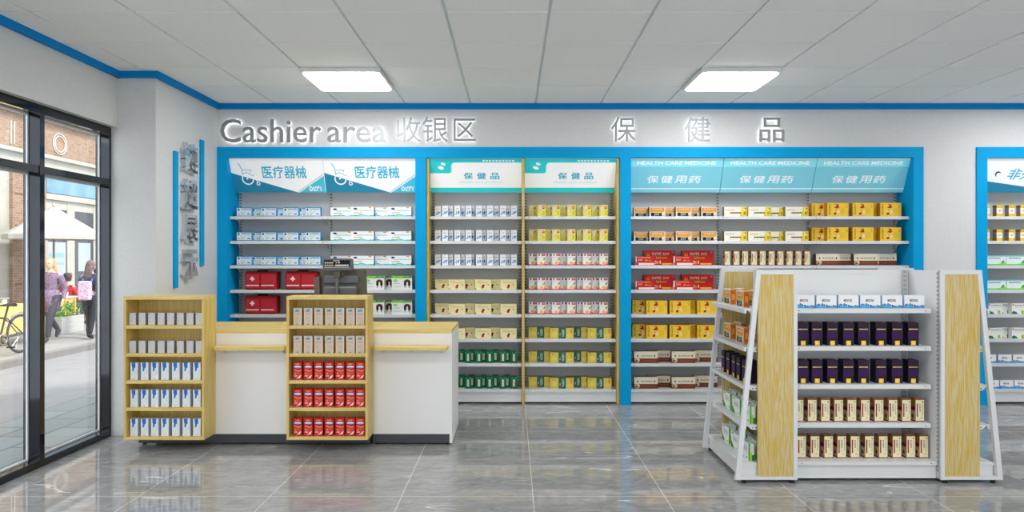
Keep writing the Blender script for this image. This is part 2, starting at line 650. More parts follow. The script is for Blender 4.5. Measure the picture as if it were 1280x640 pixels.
def shelf_mesh(w, d=0.24):
    k = ('s', round(w, 4), d)
    if k not in PM:
        b = MB().box(0, w, 0.016, d, -0.008, 0.0, M_WHITE)
        b.box(0, w, 0.0, 0.016, -0.028, 0.0, M_WHITE)
        for xx in (0.035, w - 0.035):
            b.box(xx - 0.004, xx + 0.004, -0.0006, 0.001, -0.016, -0.010, M_SLOT)
        PM[k] = b.build('shelf', mesh_only=True, bevel=0.004)
    return PM[k]


def upright_mesh(z1, sm=None):
    sm = sm or M_SLOT
    k = ('u', round(z1, 3))
    if k not in PM:
        b = MB().box(0, 0.028, 0, 0.016, 0.03, z1, M_BACK)
        z = 0.16
        while z < z1 - 0.02:
            b.box(0.005, 0.0115, -0.0008, 0.0002, z, z + 0.016, sm)
            b.box(0.0165, 0.023, -0.0008, 0.0002, z, z + 0.016, sm)
            z += 0.029
        PM[k] = b.build('upright', mesh_only=True)
    return PM[k]


def base_mesh(w, d=0.24, h=DECK):
    k = ('b', round(w, 4), d, h)
    if k not in PM:
        b = MB().box(0, w, -0.02, d, h - 0.022, h, M_WHITE)
        b.box(0, w, -0.008, 0.01, 0.02, h - 0.022, M_WHITE)
        b.box(0, w, -0.012, 0.01, 0.018, 0.026, M_WHITE)
        b.box(0, w, 0.03, d, 0.0, 0.02, M_RUBBER)
        for xx in (0.035, w - 0.035):
            b.box(xx - 0.005, xx + 0.005, -0.0208, -0.019, h - 0.014, h - 0.008, M_SLOT)
        PM[k] = b.build('base', mesh_only=True, bevel=0.003)
    return PM[k]


bm_ = MB().prism(bracket_pts(), 'x', -0.0015, 0.0015, M_WHITE).build('bracket', mesh_only=True)
for key, x0, w, kind in RUNS:
    u = thing('shelving_unit', ULAB[key], 'shelf', (x0, SY, 0), 'shelving bays along the back wall')
    link('back_panel', MB().box(0, w, 0.24, 0.256, 0.03, 2.275, M_BACK).build('back_panel', mesh_only=True), u)
    link('upright', upright_mesh(2.275), u, (0.002, 0.224, 0))
    if kind == 'wood' or key in ('1b', '3c', '4b'):
        link('upright', upright_mesh(2.275), u, (w - 0.030, 0.224, 0))
    g = 0.002
    for k, z in enumerate(TOPS):
        s = link('shelf', shelf_mesh(w - 2 * g, 0.236), u, (g, 0, z))
        for xx in (0.012, w - 2 * g - 0.012):
            link('bracket', bm_, s, (xx, 0, 0))
    link('base', base_mesh(w - 2 * g, 0.236), u, (g, 0, 0))
    if kind == 'wood':
        if key == '2a':
            ps = ((-0.024, -0.001), (w + 0.001, w + 0.0125))
        else:
            ps = ((-0.0125, -0.001), (w + 0.001, w + 0.026))
        for (a, c) in ps:
            link('side_panel', MB().box(a, c, -0.04, 0.262, 0.0, 2.28, M_WOODV).build('side_panel', mesh_only=True, bevel=0.002), u)

# ------------------------------------------------------------------ slanted header signs
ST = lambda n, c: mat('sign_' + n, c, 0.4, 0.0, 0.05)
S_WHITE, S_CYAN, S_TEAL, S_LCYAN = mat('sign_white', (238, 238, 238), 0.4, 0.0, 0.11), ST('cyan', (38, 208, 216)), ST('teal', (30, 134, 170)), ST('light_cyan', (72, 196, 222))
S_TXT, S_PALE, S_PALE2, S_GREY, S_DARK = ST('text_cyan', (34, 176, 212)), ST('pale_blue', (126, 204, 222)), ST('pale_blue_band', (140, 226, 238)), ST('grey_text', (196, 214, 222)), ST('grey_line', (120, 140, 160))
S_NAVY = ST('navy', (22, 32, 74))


class Sign:
    """printed slanted panel; u runs 0-1 to the right, v 0-1 downwards"""

    def __init__(self, x0, x1, bg):
        self.x0, self.w = x0, x1 - x0
        self.b = MB()
        self.t = Vector((x0, 6.59, 2.278))
        self.d = Vector((0, 0.138, -0.302))
        self.n = Vector((0, -0.302, -0.138)).normalized()
        self.h = self.d.length
        th = 0.018
        A = [self.P(0, 1, -th), self.P(1, 1, -th), self.P(1, 1, 0), self.P(0, 1, 0)]
        B = [self.P(0, 0, -th), self.P(1, 0, -th), self.P(1, 0, 0), self.P(0, 0, 0)]
        self.b.hexa(A, B, bg)
        self.k = 0.0006

    def P(self, u, v, off=0.0):
        return self.t + Vector((u * self.w, 0, 0)) + self.d * v + self.n * off

    def poly(self, pts, mt):
        self.k += 0.00015
        self.b.add([self.P(p[0], p[1], self.k) for p in pts], [tuple(range(len(pts)))], mt)

    def rect(self, u0, v0, u1, v1, mt):
        self.poly([(u0, v1), (u1, v1), (u1, v0), (u0, v0)], mt)

    def ell(self, cu, cv, ru, mt, rv=None, n=20, inner=None, rot=0.0):
        rv = rv if rv is not None else ru * self.w / self.h
        ru_m, rv_m = ru * self.w, rv * self.h
        pts = []
        for i in range(n):
            a = 2 * PI * i / n
            x, y = ru_m * math.cos(a), rv_m * math.sin(a)
            pts.append((cu + (x * math.cos(rot) - y * math.sin(rot)) / self.w, cv + (x * math.sin(rot) + y * math.cos(rot)) / self.h))
        if inner is None:
            self.poly(pts, mt)
        else:
            self.k += 0.00015
            q = [(cu + (p[0] - cu) * inner, cv + (p[1] - cv) * inner) for p in pts]
            vs = [self.P(p[0], p[1], self.k) for p in pts + q]
            self.b.add(vs, [(i, (i + 1) % n, n + (i + 1) % n, n + i) for i in range(n)], mt)

    def line(self, p, q, w, mt):       # w in metres
        a = Vector((p[0] * self.w, p[1] * self.h))
        c = Vector((q[0] * self.w, q[1] * self.h))
        s = (c - a).normalized()
        s = Vector((-s.y, s.x)) * (w / 2)
        self.poly([((z.x) / self.w, (z.y) / self.h) for z in (a + s, c + s, c - s, a - s)], mt)

    def text(self, s, u0, v0, u1, v1, mt, bold=0.0, slant=0.0):
        self.k += 0.00015
        vs, fs, bb = text_geo(s, bold)
        out = []
        for v in vs:
            fu, fv = (v[0] - bb[0]) / (bb[1] - bb[0]), (v[1] - bb[2]) / (bb[3] - bb[2])
            vv = v1 + (v0 - v1) * fv
            out.append(self.P(u0 + (u1 - u0) * fu + slant * (v1 - vv) * self.h / self.w, vv, self.k))
        self.b.add(out, fs, mt)

    def fat(self, s, u0, v0, u1, v1, mt, du):
        for k in (-1, 0, 1):
            self.text(s, u0 + du * k, v0, u1 + du * k, v1, mt)
            self.text(s, u0 + du * k, v0 + du * 1.2, u1 + du * k, v1 + du * 1.2, mt)

    def done(self, label, group):
        return tag(self.b.build('header_sign', None, (self.x0 + self.w / 2, 6.728, 1.976)), label, 'sign', group)


for key, x0, w, kind in RUNS:
    if key[0] == '1':
        s = Sign(x0 + 0.003, x0 + w - 0.003, S_WHITE)
        s.poly([(0, 1), (0.70, 1), (0, 0.42)], S_TEAL)
        s.poly([(0.712, 1), (1, 1), (1, 0.50)], S_LCYAN)
        s.line((0.705, 0.975), (0.999, 0.45), 0.004, S_DARK)
        s.text('医疗器械', 0.335, 0.21, 0.815, 0.585, S_TXT, 0.014)
        wc = (0.17, 0.60)
        s.ell(wc[0], wc[1], 0.066, S_WHITE, inner=0.8)
        s.ell(wc[0] - 0.006, wc[1] - 0.01, 0.010, S_WHITE)
        for p, q, wd, m_ in (((0.082, 0.15), (0.096, 0.15), 0.006, S_TXT), ((0.096, 0.15), (0.122, 0.34), 0.007, S_TXT), ((0.122, 0.34), (0.122, 0.47), 0.006, S_TXT),
                             ((0.122, 0.335), (0.222, 0.335), 0.005, S_TXT), ((0.212, 0.335), (0.212, 0.40), 0.005, S_TXT), ((0.125, 0.44), (0.155, 0.41), 0.005, S_TXT),
                             ((0.155, 0.41), (0.19, 0.42), 0.005, S_TXT), ((0.19, 0.42), (0.215, 0.49), 0.005, S_TXT), ((0.222, 0.49), (0.245, 0.49), 0.006, S_TXT), ((0.24, 0.49), (0.272, 0.70), 0.007, S_WHITE)):
            s.line(p, q, wd, m_)
        s.ell(0.278, 0.735, 0.021, S_WHITE, inner=0.55)
        s.ell(0.845, 0.885, 0.018, S_WHITE, rv=0.075, inner=0.55)
        for i, (a, c) in enumerate(((0.83, 0.95), (0.82, 0.88), (0.83, 0.94), (0.81, 0.87), (0.82, 0.95))):
            s.rect(0.872 + i * 0.019, a, 0.882 + i * 0.019, c, S_WHITE)
        s.rect(0.872, 0.925, 0.905, 0.95, S_WHITE)
        s.rect(0.9, 0.82, 0.935, 0.845, S_WHITE)
        lab = {'1a': 'white and teal wheelchair header sign nearest the corner pier', '1b': 'white and teal wheelchair header sign above the cash register'}[key]
        s.done(lab, 'wheelchair header signs')
    elif key[0] == '2':
        s = Sign(x0 + 0.002, x0 + w - 0.002, S_WHITE)
        s.rect(0, 0, 1, 0.118, S_CYAN)
        pts = [(0, 0.10), (0.285, 0.10), (0.285, 0.118)]
        for i in range(7):
            a = PI / 2 * i / 6
            pts.append((0.275 - 0.04 * math.sin(a), 0.118 + 0.105 * (1 - math.cos(a))))
        for i in range(7):
            a = PI / 2 * i / 6
            pts.append((0.205 + 0.03 * math.cos(a), 0.355 + 0.075 * math.sin(a)))
        pts.append((0, 0.43))
        s.poly(pts, S_CYAN)
        s.rect(0, 0.857, 1, 1, S_CYAN)
        s.ell(0.072, 0.215, 0.018, S_LCYAN, rot=0.3)
        s.ell(0.105, 0.12, 0.012, S_LCYAN, rot=0.3)
        s.ell(0.122, 0.27, 0.033, S_WHITE, rv=0.045, rot=0.3)
        s.ell(0.147, 0.16, 0.026, S_WHITE, rv=0.038, rot=0.3)
        s.fat('保', 0.37, 0.41, 0.465, 0.60, S_TXT, 0.0022)
        s.fat('健', 0.515, 0.41, 0.61, 0.60, S_TXT, 0.0022)
        s.fat('品', 0.66, 0.41, 0.755, 0.60, S_TXT, 0.0022)
        s.text('Health care products', 0.32, 0.655, 0.80, 0.735, S_GREY, 0.0)
        for i in range(10):
            u0 = 0.575 + i * 0.0355
            s.rect(u0, 0.04 + 0.006 * (i % 3), u0 + 0.025, 0.056 + 0.006 * (i % 3), S_WHITE)
            s.rect(u0 + 0.003, 0.07, u0 + 0.023, 0.086, S_WHITE)
            s.rect(u0 + 0.009, 0.045, u0 + 0.015, 0.086, S_WHITE)
        lab = {'2a': 'white and turquoise header sign above blue-and-white boxes, left wooden bay', '2b': 'white and turquoise header sign above yellow boxes, right wooden bay'}[key]
        s.done(lab, 'turquoise header signs')
    elif key[0] == '3':
        s = Sign(x0 + 0.003, x0 + w - 0.003, S_PALE)
        s.rect(0, 0.0, 1, 0.245, S_PALE2)
        s.rect(0, 0.878, 1, 0.90, S_WHITE)
        s.rect(0, 0.0, 1, 0.02, S_WHITE)
        s.text('HEALTH CARE MEDICINE', 0.075, 0.075, 0.925, 0.185, S_WHITE, 0.016, 0.04)
        for i, ch in enumerate('保健用药'):
            s.text(ch, 0.19 + 0.152 * i, 0.50, 0.315 + 0.152 * i, 0.725, S_WHITE, 0.006, 0.10)
        lab = {'3a': 'pale blue header sign, leftmost of three, above orange boxes', '3b': 'pale blue header sign in the middle of three', '3c': 'pale blue header sign, rightmost of three, above golden boxes'}[key]
        s.done(lab, 'pale blue header signs')
    elif key == '4a':
        s = Sign(x0 + 0.003, x0 + w - 0.003, S_WHITE)
        s.poly([(0, 1), (0.98, 1), (0, 0.63)], S_TEAL)
        s.ell(0.185, 0.45, 0.03, S_NAVY, rot=0.5)
        s.ell(0.195, 0.475, 0.024, S_WHITE, rot=0.5)
        s.text('非处方药', 0.285, 0.29, 0.86, 0.62, S_TXT, 0.016, 0.25)
        s.done('white and teal header sign with a pill emblem at far right', 'far right header signs')

# ------------------------------------------------------------------ boxes of goods
W_, K_ = (240, 241, 242), (28, 28, 32)


class Carton:
    """a printed carton: origin at the middle of its bottom front edge, front towards -Y"""

    def __init__(self, w, h, d, base, right=None, left=None, top=None):
        self.w, self.h, self.d = w, h, d
        self.b = MB()
        x0, x1 = -w / 2, w / 2
        vs = [(x0, 0, 0), (x1, 0, 0), (x1, d, 0), (x0, d, 0), (x0, 0, h), (x1, 0, h), (x1, d, h), (x0, d, h)]
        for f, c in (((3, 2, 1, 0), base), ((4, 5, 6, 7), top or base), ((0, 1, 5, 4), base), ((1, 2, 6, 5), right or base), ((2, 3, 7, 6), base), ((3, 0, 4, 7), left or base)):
            self.b.add([vs[i] for i in f], [(0, 1, 2, 3)], ink(c))
        self.k = 0.0002
        e = 0.0012      # folded flap at the top edge
        self.b.box(x0 + 0.003, x1 - 0.003, d * 0.48, d * 0.52, h - 0.0002, h + 0.0004, ink(tuple(int(v * 0.8) for v in (top or base))))

    def P(self, u, v, face='F'):
        k = self.k
        if face == 'F':
            return (-self.w / 2 + u * self.w, -k, v * self.h)
        if face == 'R':
            return (self.w / 2 + k, u * self.d, v * self.h)
        if face == 'L':
            return (-self.w / 2 - k, self.d - u * self.d, v * self.h)
        return (-self.w / 2 + u * self.w, v * self.d, self.h + k)

    def p(self, pts, c, face='F'):
        self.k += 0.0001
        self.b.add([self.P(a, q, face) for a, q in pts], [tuple(range(len(pts)))], ink(c))
        return self

    def r(self, u0, v0, u1, v1, c, face='F'):
        return self.p([(u0, v0), (u1, v0), (u1, v1), (u0, v1)], c, face)

    def e(self, cu, cv, ru, rv, c, n=12):
        return self.p([(cu + ru * math.cos(2 * PI * i / n), cv + rv * math.sin(2 * PI * i / n)) for i in range(n)], c)

    def t(self, s, u0, v0, u1, v1, c, bold=0.02):
        self.k += 0.0001
        vs, fs, bb = text_geo(s, bold)
        self.b.add([self.P(u0 + (u1 - u0) * (v[0] - bb[0]) / (bb[1] - bb[0]), v0 + (v1 - v0) * (v[1] - bb[2]) / (bb[3] - bb[2])) for v in vs], fs, ink(c))
        return self

    def glyphs(self, u0, v0, u1, v1, n, c, vert=False):   # unreadable small print, drawn as stroke blocks
        self.k += 0.0001
        for i in range(n):
            if vert:
                a, q, s, t_ = u0, u1, v1 - (v1 - v0) * (i + 0.85) / n, v1 - (v1 - v0) * i / n
            else:
                a, q, s, t_ = u0 + (u1 - u0) * i / n, u0 + (u1 - u0) * (i + 0.82) / n, v0, v1
            j = (i * 7) % 3
            for (x, y, X, Y) in (((0, .78, 1, 1), (.4, 0, .62, 1), (0, 0, 1, .2)), ((0, 0, .25, 1), (.25, .4, 1, .6), (.75, 0, 1, 1)), ((0, .8, 1, 1), (0, .35, 1, .55), (.7, 0, .95, .8)))[j]:
                self.b.add([self.P(a + (q - a) * x, s + (t_ - s) * y), self.P(a + (q - a) * X, s + (t_ - s) * y), self.P(a + (q - a) * X, s + (t_ - s) * Y), self.P(a + (q - a) * x, s + (t_ - s) * Y)], [(0, 1, 2, 3)], ink(c))
        return self

    def mesh(self):
        return self.b.build('carton', mesh_only=True)


T = {}


KIND = {'bluewhite': 'medical_supply_box', 'swirl': 'medical_supply_box', 'stocking': 'medical_supply_box'}
for _k in ('slim', 'cream', 'green', 'yellow', 'redwhite', 'yellowgreen'):
    KIND[_k] = 'supplement_box'


def reg(key, carton, desc, plural, name=None, cat='box'):
    name = KIND.get(key, 'medicine_box')
    T[key] = (carton.mesh(), carton.w, carton.d, desc, plural, name, cat)


c = Carton(0.137, 0.086, 0.055, (226, 236, 242), right=(60, 160, 210), top=(70, 170, 215))
c.r(0, .9, 1, 1, (30, 156, 212)).r(0, 0, 1, .09, (30, 140, 200)).e(.13, .73, .07, .09, K_).p([(.10, .78), (.16, .78), (.13, .92)], K_)
c.glyphs(.29, .70, .96, .85, 8, (40, 70, 140)).r(.05, .55, .95, .58, (190, 215, 232)).r(.05, .45, .95, .47, (196, 220, 235))
c.p([(.30, .2), (.33, .36), (.42, .46), (.52, .40), (.56, .24), (.50, .24), (.47, .34), (.42, .37), (.37, .31), (.35, .2)], (214, 208, 96)).r(.34, .16, .42, .26, (90, 180, 130))
c.r(.72, .2, .92, .33, (60, 140, 205)).r(.1, .16, .2, .3, (150, 190, 220))
reg('bluewhite', c, 'blue and white box', 'blue and white boxes')

c = Carton(0.217, 0.09, 0.06, (242, 243, 243), right=(40, 90, 150))
c.e(.2, .80, .085, .10, (26, 50, 140)).r(.13, .76, .30, .80, (26, 50, 140)).r(.77, .86, .90, .97, (226, 168, 60)).glyphs(.25, .55, .95, .66, 14, (70, 186, 196))
c.r(.14, .33, .50, .43, (238, 170, 70)).p([(0, 0), (1, 0), (1, .2), (.93, .12), (.85, .16), (.76, .1), (.66, .13), (.55, .22), (.42, .25), (.3, .16), (.2, .2), (.08, .12), (0, .16)], (60, 196, 200))
c.p([(.3, .05), (.45, .15), (.6, .1), (.75, .06)], (150, 224, 226))
reg('swirl', c, 'white box with teal wave', 'white boxes with teal waves')

c = Carton(0.19, 0.13, 0.07, (234, 237, 233), right=(180, 200, 170))
c.r(0, .86, 1, 1, (128, 198, 40)).p([(.5, .82), (1, .84), (1, .9), (0, .9), (0, .84)], (128, 198, 40)).r(.6, .88, .95, 1, (20, 120, 90)).glyphs(.64, .92, .9, .97, 6, (210, 235, 220))
c.e(.18, .65, .11, .09, (120, 190, 40)).r(.12, .63, .24, .67, W_).glyphs(.1, .42, .4, .47, 6, (60, 130, 100)).r(.08, .25, .5, .27, (190, 200, 195)).r(.08, .18, .5, .2, (190, 200, 195))
c.p([(.66, .72), (.72, .55), (.72, .35), (.66, .2), (.60, .35), (.60, .6)], (40, 34, 36)).p([(.86, .72), (.92, .6), (.92, .35), (.86, .2), (.8, .35), (.80, .55)], (40, 34, 36)).r(.68, .55, .84, .74, (120, 30, 40)).r(.62, .13, .69, .24, (214, 170, 140)).r(.83, .13, .9, .24, (214, 170, 140))
reg('stocking', c, 'white box with green top strip', 'white boxes with green top strips')

c = Carton(0.055, 0.102, 0.05, (240, 241, 244), right=(176, 182, 210))
c.glyphs(.22, .68, .78, .76, 4, (110, 110, 150)).p([(.12, .28), (.2, .26), (.95, .40), (.95, .47), (.6, .40)], (40, 150, 205)).r(.30, .16, .42, .52, (60, 170, 215)).r(.62, .22, .76, .52, (40, 90, 160)).r(.1, .2, .3, .28, (120, 200, 230))
c.r(.3, .93, .4, .97, (100, 180, 220))
reg('slim', c, 'slim white box with blue dashes', 'slim white boxes with blue dashes')

c = Carton(0.153, 0.096, 0.06, (234, 225, 170), right=(216, 202, 140), top=(222, 208, 140))
c.glyphs(.15, .82, .4, .88, 5, (200, 90, 80)).glyphs(.15, .66, .8, .73, 12, (206, 110, 90)).p([(.42, .1), (.56, .16), (.55, .42), (.47, .46), (.40, .3)], (196, 30, 40)).e(.53, .42, .07, .10, (44, 24, 26)).r(.78, .42, .84, .53, (206, 60, 60))
c.p([(0, .02), (.1, .06), (.06, .16), (.02, .12)], (196, 60, 30))
reg('cream', c, 'cream box with red figure', 'cream boxes with red figures')

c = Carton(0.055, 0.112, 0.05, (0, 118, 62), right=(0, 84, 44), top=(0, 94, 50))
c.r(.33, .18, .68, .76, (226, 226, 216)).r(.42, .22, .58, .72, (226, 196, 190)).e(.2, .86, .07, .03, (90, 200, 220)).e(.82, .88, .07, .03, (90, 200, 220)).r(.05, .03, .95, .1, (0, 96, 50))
reg('green', c, 'dark green box with white label', 'dark green boxes')

c = Carton(0.077, 0.11, 0.05, (236, 226, 88), right=(206, 192, 60))
c.p([(.1, .9), (.5, .95), (.55, .6), (.3, .45), (.1, .55)], (222, 206, 214)).p([(.15, .4), (.4, .35), (.42, .15), (.2, .08), (.1, .2)], (220, 200, 206)).e(.74, .76, .17, .12, (206, 30, 60)).r(.62, .74, .86, .79, (240, 200, 200))
c.p([(.55, .1), (.9, .12), (.85, .5), (.65, .45)], (206, 206, 50)).e(.14, .9, .08, .05, (70, 190, 200)).r(.6, .52, .66, .58, (190, 170, 60))
reg('yellow', c, 'yellow box with red dot', 'yellow boxes with red dots')

c = Carton(0.077, 0.11, 0.05, (240, 238, 238), right=(214, 190, 186))
c.r(.5, .80, .97, .97, (210, 34, 44)).glyphs(.56, .86, .92, .92, 4, (245, 200, 200)).e(.22, .92, .09, .06, (36, 44, 44)).r(.14, .8, .3, .88, (90, 130, 120)).r(.08, .66, .95, .69, (150, 186, 206)).p([(.62, .42), (.95, .40), (.92, .62), (.72, .58)], (206, 196, 50)).r(.8, .52, .95, .62, (90, 110, 60))
c.p([(0, 0), (1, 0), (1, .14), (.7, .08), (.4, .06), (0, .1)], (224, 60, 44)).e(.5, .2, .2, .13, (240, 176, 120)).e(.52, .24, .11, .07, (238, 200, 60)).p([(.72, .08), (.98, .1), (.95, .34), (.8, .26)], (236, 150, 120))
reg('redwhite', c, 'white box with red corner', 'white boxes with red corners')

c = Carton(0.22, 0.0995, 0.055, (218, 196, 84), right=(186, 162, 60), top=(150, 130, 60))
c.r(.36, 0, .67, 1, (28, 104, 98)).glyphs(.5, .18, .6, .85, 4, (226, 224, 170), True).r(.42, .08, .47, .16, (206, 50, 60)).r(.41, .3, .44, .5, (200, 200, 150)).e(.11, .84, .05, .08, (140, 176, 120)).glyphs(.87, .5, .93, .9, 4, (206, 60, 44), True)
c.e(.2, .4, .12, .22, (226, 206, 104)).e(.82, .3, .12, .2, (226, 206, 104)).r(.02, .05, .33, .1, (206, 182, 70))
reg('yellowgreen', c, 'yellow box with dark green stripe', 'yellow boxes with green stripes')


def orange_carton(w, h, d):
    c = Carton(w, h, d, (218, 206, 188), right=(218, 128, 40), left=(46, 40, 36), top=(228, 214, 196))
    c.r(.07, .46, .93, .90, (218, 138, 34)).glyphs(.16, .66, .86, .82, 7, (248, 226, 190)).r(.12, .52, .9, .56, (240, 190, 110)).r(.10, .04, .82, .40, (38, 38, 44)).glyphs(.3, .1, .62, .28, 3, (196, 206, 214))
    c.e(.87, .26, .10, .22, (236, 208, 180)).r(.8, .06, .95, .2, (224, 190, 150)).e(.05, .7, .035, .12, (210, 190, 90)).r(.3, .34, .7, .44, (216, 196, 60))
    c.r(.12, .1, .88, .9, (206, 108, 30), 'R').r(.25, .3, .75, .7, (232, 160, 70), 'R')
    return c


reg('orange', orange_carton(0.148, 0.09, 0.06), 'orange and black box', 'orange and black boxes')
reg('orangeend', orange_carton(0.15, 0.10, 0.036), 'orange and black box', 'orange and black boxes')

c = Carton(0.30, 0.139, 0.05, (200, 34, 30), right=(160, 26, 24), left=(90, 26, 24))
c.e(.13, .74, .06, .11, (226, 150, 60)).e(.13, .76, .04, .07, (206, 90, 40)).r(.08, .62, .18, .68, (230, 170, 80)).glyphs(.25, .70, .56, .86, 4, (244, 230, 224)).glyphs(.6, .72, .8, .83, 3, (244, 230, 224)).r(.25, .63, .78, .65, (226, 120, 90))
c.glyphs(.38, .44, .56, .58, 3, (236, 206, 60)).r(.57, .47, .72, .52, (230, 190, 60)).r(.58, .05, .93, .13, (236, 206, 50)).glyphs(.34, .08, .46, .3, 2, (240, 200, 180)).p([(.5, .1), (.54, .12), (.53, .34), (.5, .3)], (244, 210, 150)).e(.93, .89, .03, .05, (60, 150, 206))
reg('redbig', c, 'large red box with gold emblem', 'large red boxes')

c = Carton(0.175, 0.086, 0.05, (204, 40, 36), right=(170, 30, 28), left=(236, 230, 226))
c.r(0, .3, .04, .98, (244, 240, 236)).r(.15, .04, .98, .26, (238, 226, 224)).glyphs(.1, .78, .8, .88, 10, (240, 190, 170)).glyphs(.1, .5, .35, .66, 3, (240, 200, 190)).p([(.45, .5), (.6, .62), (.62, .5), (.85, .55), (.8, .48)], (236, 190, 60))
reg('redsmall', c, 'small red box with white label', 'small red boxes')


def gold_carton(w, h, d):
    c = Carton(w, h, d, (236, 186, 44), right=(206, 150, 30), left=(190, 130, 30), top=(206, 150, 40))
    c.r(.03, .04, .97, .96, (240, 200, 60)).glyphs(.07, .1, .15, .9, 5, (120, 60, 40), True).p([(.36, .68), (.52, .9), (.56, .66), (.46, .58)], (176, 34, 40)).r(.38, .84, .52, .9, (176, 34, 40)).r(.34, .62, .56, .68, (190, 50, 40))
    c.p([(.3, .12), (.42, .14), (.42, .48), (.34, .46)], (150, 40, 44)).r(.33, .3, .40, .44, (244, 214, 180)).e(.52, .34, .08, .14, (236, 214, 140)).e(.72, .4, .14, .24, (236, 190, 56)).glyphs(.88, .62, .93, .86, 2, (170, 120, 110), True)
    return c


reg('gold', gold_carton(0.197, 0.128, 0.065), 'golden box with red emblem', 'golden boxes')

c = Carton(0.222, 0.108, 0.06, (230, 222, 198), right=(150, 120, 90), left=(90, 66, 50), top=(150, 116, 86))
c.r(.0, .0, 1, .40, (124, 62, 40)).glyphs(.28, .56, .78, .68, 5, (96, 84, 70))
for q in (.15, .86):
    c.p([(q - .04, .62), (q, .52), (q + .04, .62), (q, .72)], (110, 36, 30))
c.e(.13, .24, .12, .2, (196, 176, 146)).e(.1, .18, .05, .1, (120, 84, 60)).e(.18, .3, .04, .08, (226, 214, 190)).glyphs(.35, .16, .9, .26, 12, (160, 104, 76)).r(.03, .92, .12, .96, (214, 140, 120))
reg('brown', c, 'cream and brown box', 'cream and brown boxes')

c = Carton(0.216, 0.09, 0.06, (240, 236, 218), right=(206, 186, 90), left=(150, 130, 60))
c.p([(.66, 0), (1, 0), (1, .96), (.76, .96), (.74, .6)], (228, 200, 50)).p([(.8, .2), (.95, .3), (.93, .9), (.8, .9)], (236, 216, 90)).e(.92, .82, .04, .09, (214, 90, 70)).glyphs(.07, .62, .42, .74, 7, (214, 130, 110)).r(.26, .33, .72, .42, (60, 52, 30)).glyphs(.26, .30, .72, .45, 10, (110, 96, 40))
c.r(.84, .2, .88, .5, (70, 60, 40)).r(.92, .16, .95, .55, (90, 76, 40)).r(.15, .12, .6, .15, (216, 210, 180))
reg('yellowwave', c, 'cream box with yellow curve', 'cream boxes with yellow curves')


def tall_carton(w, h, d):
    c = Carton(w, h, d, (150, 60, 44), right=(140, 60, 40), left=(120, 84, 34), top=(170, 150, 100))
    c.r(.05, .04, .95, .95, (234, 226, 186)).r(.14, .22, .28, .8, (168, 34, 70)).glyphs(.42, .42, .58, .78, 3, (100, 96, 80), True).r(.74, .3, .79, .78, (160, 150, 110)).e(.78, .86, .07, .035, (40, 120, 70)).p([(.5, .12), (.8, .2), (.6, .2)], (200, 170, 140))
    c.r(0, .05, 1, .55, (206, 190, 140), 'L').r(0, .48, 1, .62, (110, 24, 40), 'L').r(.15, .66, .9, .95, (170, 124, 50), 'L').r(.3, .15, .7, .3, (80, 66, 50), 'L').r(0, .0, 1, .06, (130, 30, 36), 'L').r(.1, .64, .45, .72, (120, 140, 170), 'L')
    return c


reg('tall', tall_carton(0.056, 0.137, 0.05), 'slim cream box edged in red', 'slim cream boxes edged in red')
reg('tallg', tall_carton(0.0575, 0.1415, 0.052), 'upright cream box edged in red', 'upright cream boxes edged in red')

c = Carton(0.125, 0.079, 0.045, (238, 239, 240), right=(206, 214, 226), left=(170, 190, 214), top=(220, 224, 230))
c.t('MEDICINE', .27, .50, .67, .70, (106, 62, 44), 0.03)
c.p([(0, 0), (1, 0), (1, .20), (.9, .24), (.84, .16), (.72, .2), (.62, .18), (.52, .28), (.42, .24), (.32, .34), (.22, .28), (.1, .36), (0, .26)], (84, 160, 212))
for (u, v, s_, cc) in ((.12, .3, .05, (40, 80, 150)), (.29, .33, .06, (20, 60, 140)), (.40, .26, .05, (30, 70, 150)), (.52, .15, .06, (30, 50, 90)), (.45, .14, .05, (236, 190, 170)), (.64, .14, .05, (20, 60, 150)), (.84, .2, .06, (40, 90, 160)), (.75, .1, .06, (60, 190, 210)), (.2, .12, .06, (110, 184, 224)), (.06, .1, .05, (60, 130, 200)), (.93, .1, .05, (60, 130, 200))):
    c.r(u - s_ / 2, v - .05, u + s_ / 2, v + .05, cc)
reg('med', c, 'white MEDICINE box with blue pixels', 'white boxes reading MEDICINE')

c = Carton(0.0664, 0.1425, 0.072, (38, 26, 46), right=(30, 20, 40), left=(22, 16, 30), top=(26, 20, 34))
c.r(.0, .80, 1, 1, (52, 26, 46)).p([(0, .3), (1, .3), (1, .58), (0, .62)], (58, 22, 76)).r(0, 0, 1, .2, (28, 28, 62)).r(.04, .66, .96, .74, (24, 18, 24)).t('MEDICINE', .08, .675, .90, .73, (236, 220, 168), 0.03).r(.28, .01, .72, .205, (244, 198, 40)).r(.36, .05, .64, .09, (250, 224, 120)).r(.36, .12, .64, .16, (250, 224, 120))
reg('purple', c, 'dark purple box with yellow square', 'dark purple boxes')

c = Carton(0.15, 0.104, 0.036, (236, 240, 236), right=(232, 238, 230), top=(214, 222, 214))
c.p([(0, 0), (.42, 0), (.1, .34), (0, .42)], (30, 130, 60)).r(.25, .45, .85, .82, (206, 212, 214)).r(.3, .6, .8, .64, (150, 170, 190)).p([(.5, .08), (.95, .1), (.9, .2)], (150, 200, 80)).r(.1, .88, .4, .95, (60, 150, 80))
c.r(.0, .0, .3, 1, (90, 180, 60), 'R').r(.3, 0, .55, .5, (190, 214, 70), 'R').r(.55, 0, 1, .34, (50, 130, 60), 'R')
reg('leaf', c, 'white box with green corner', 'white boxes with green corners')

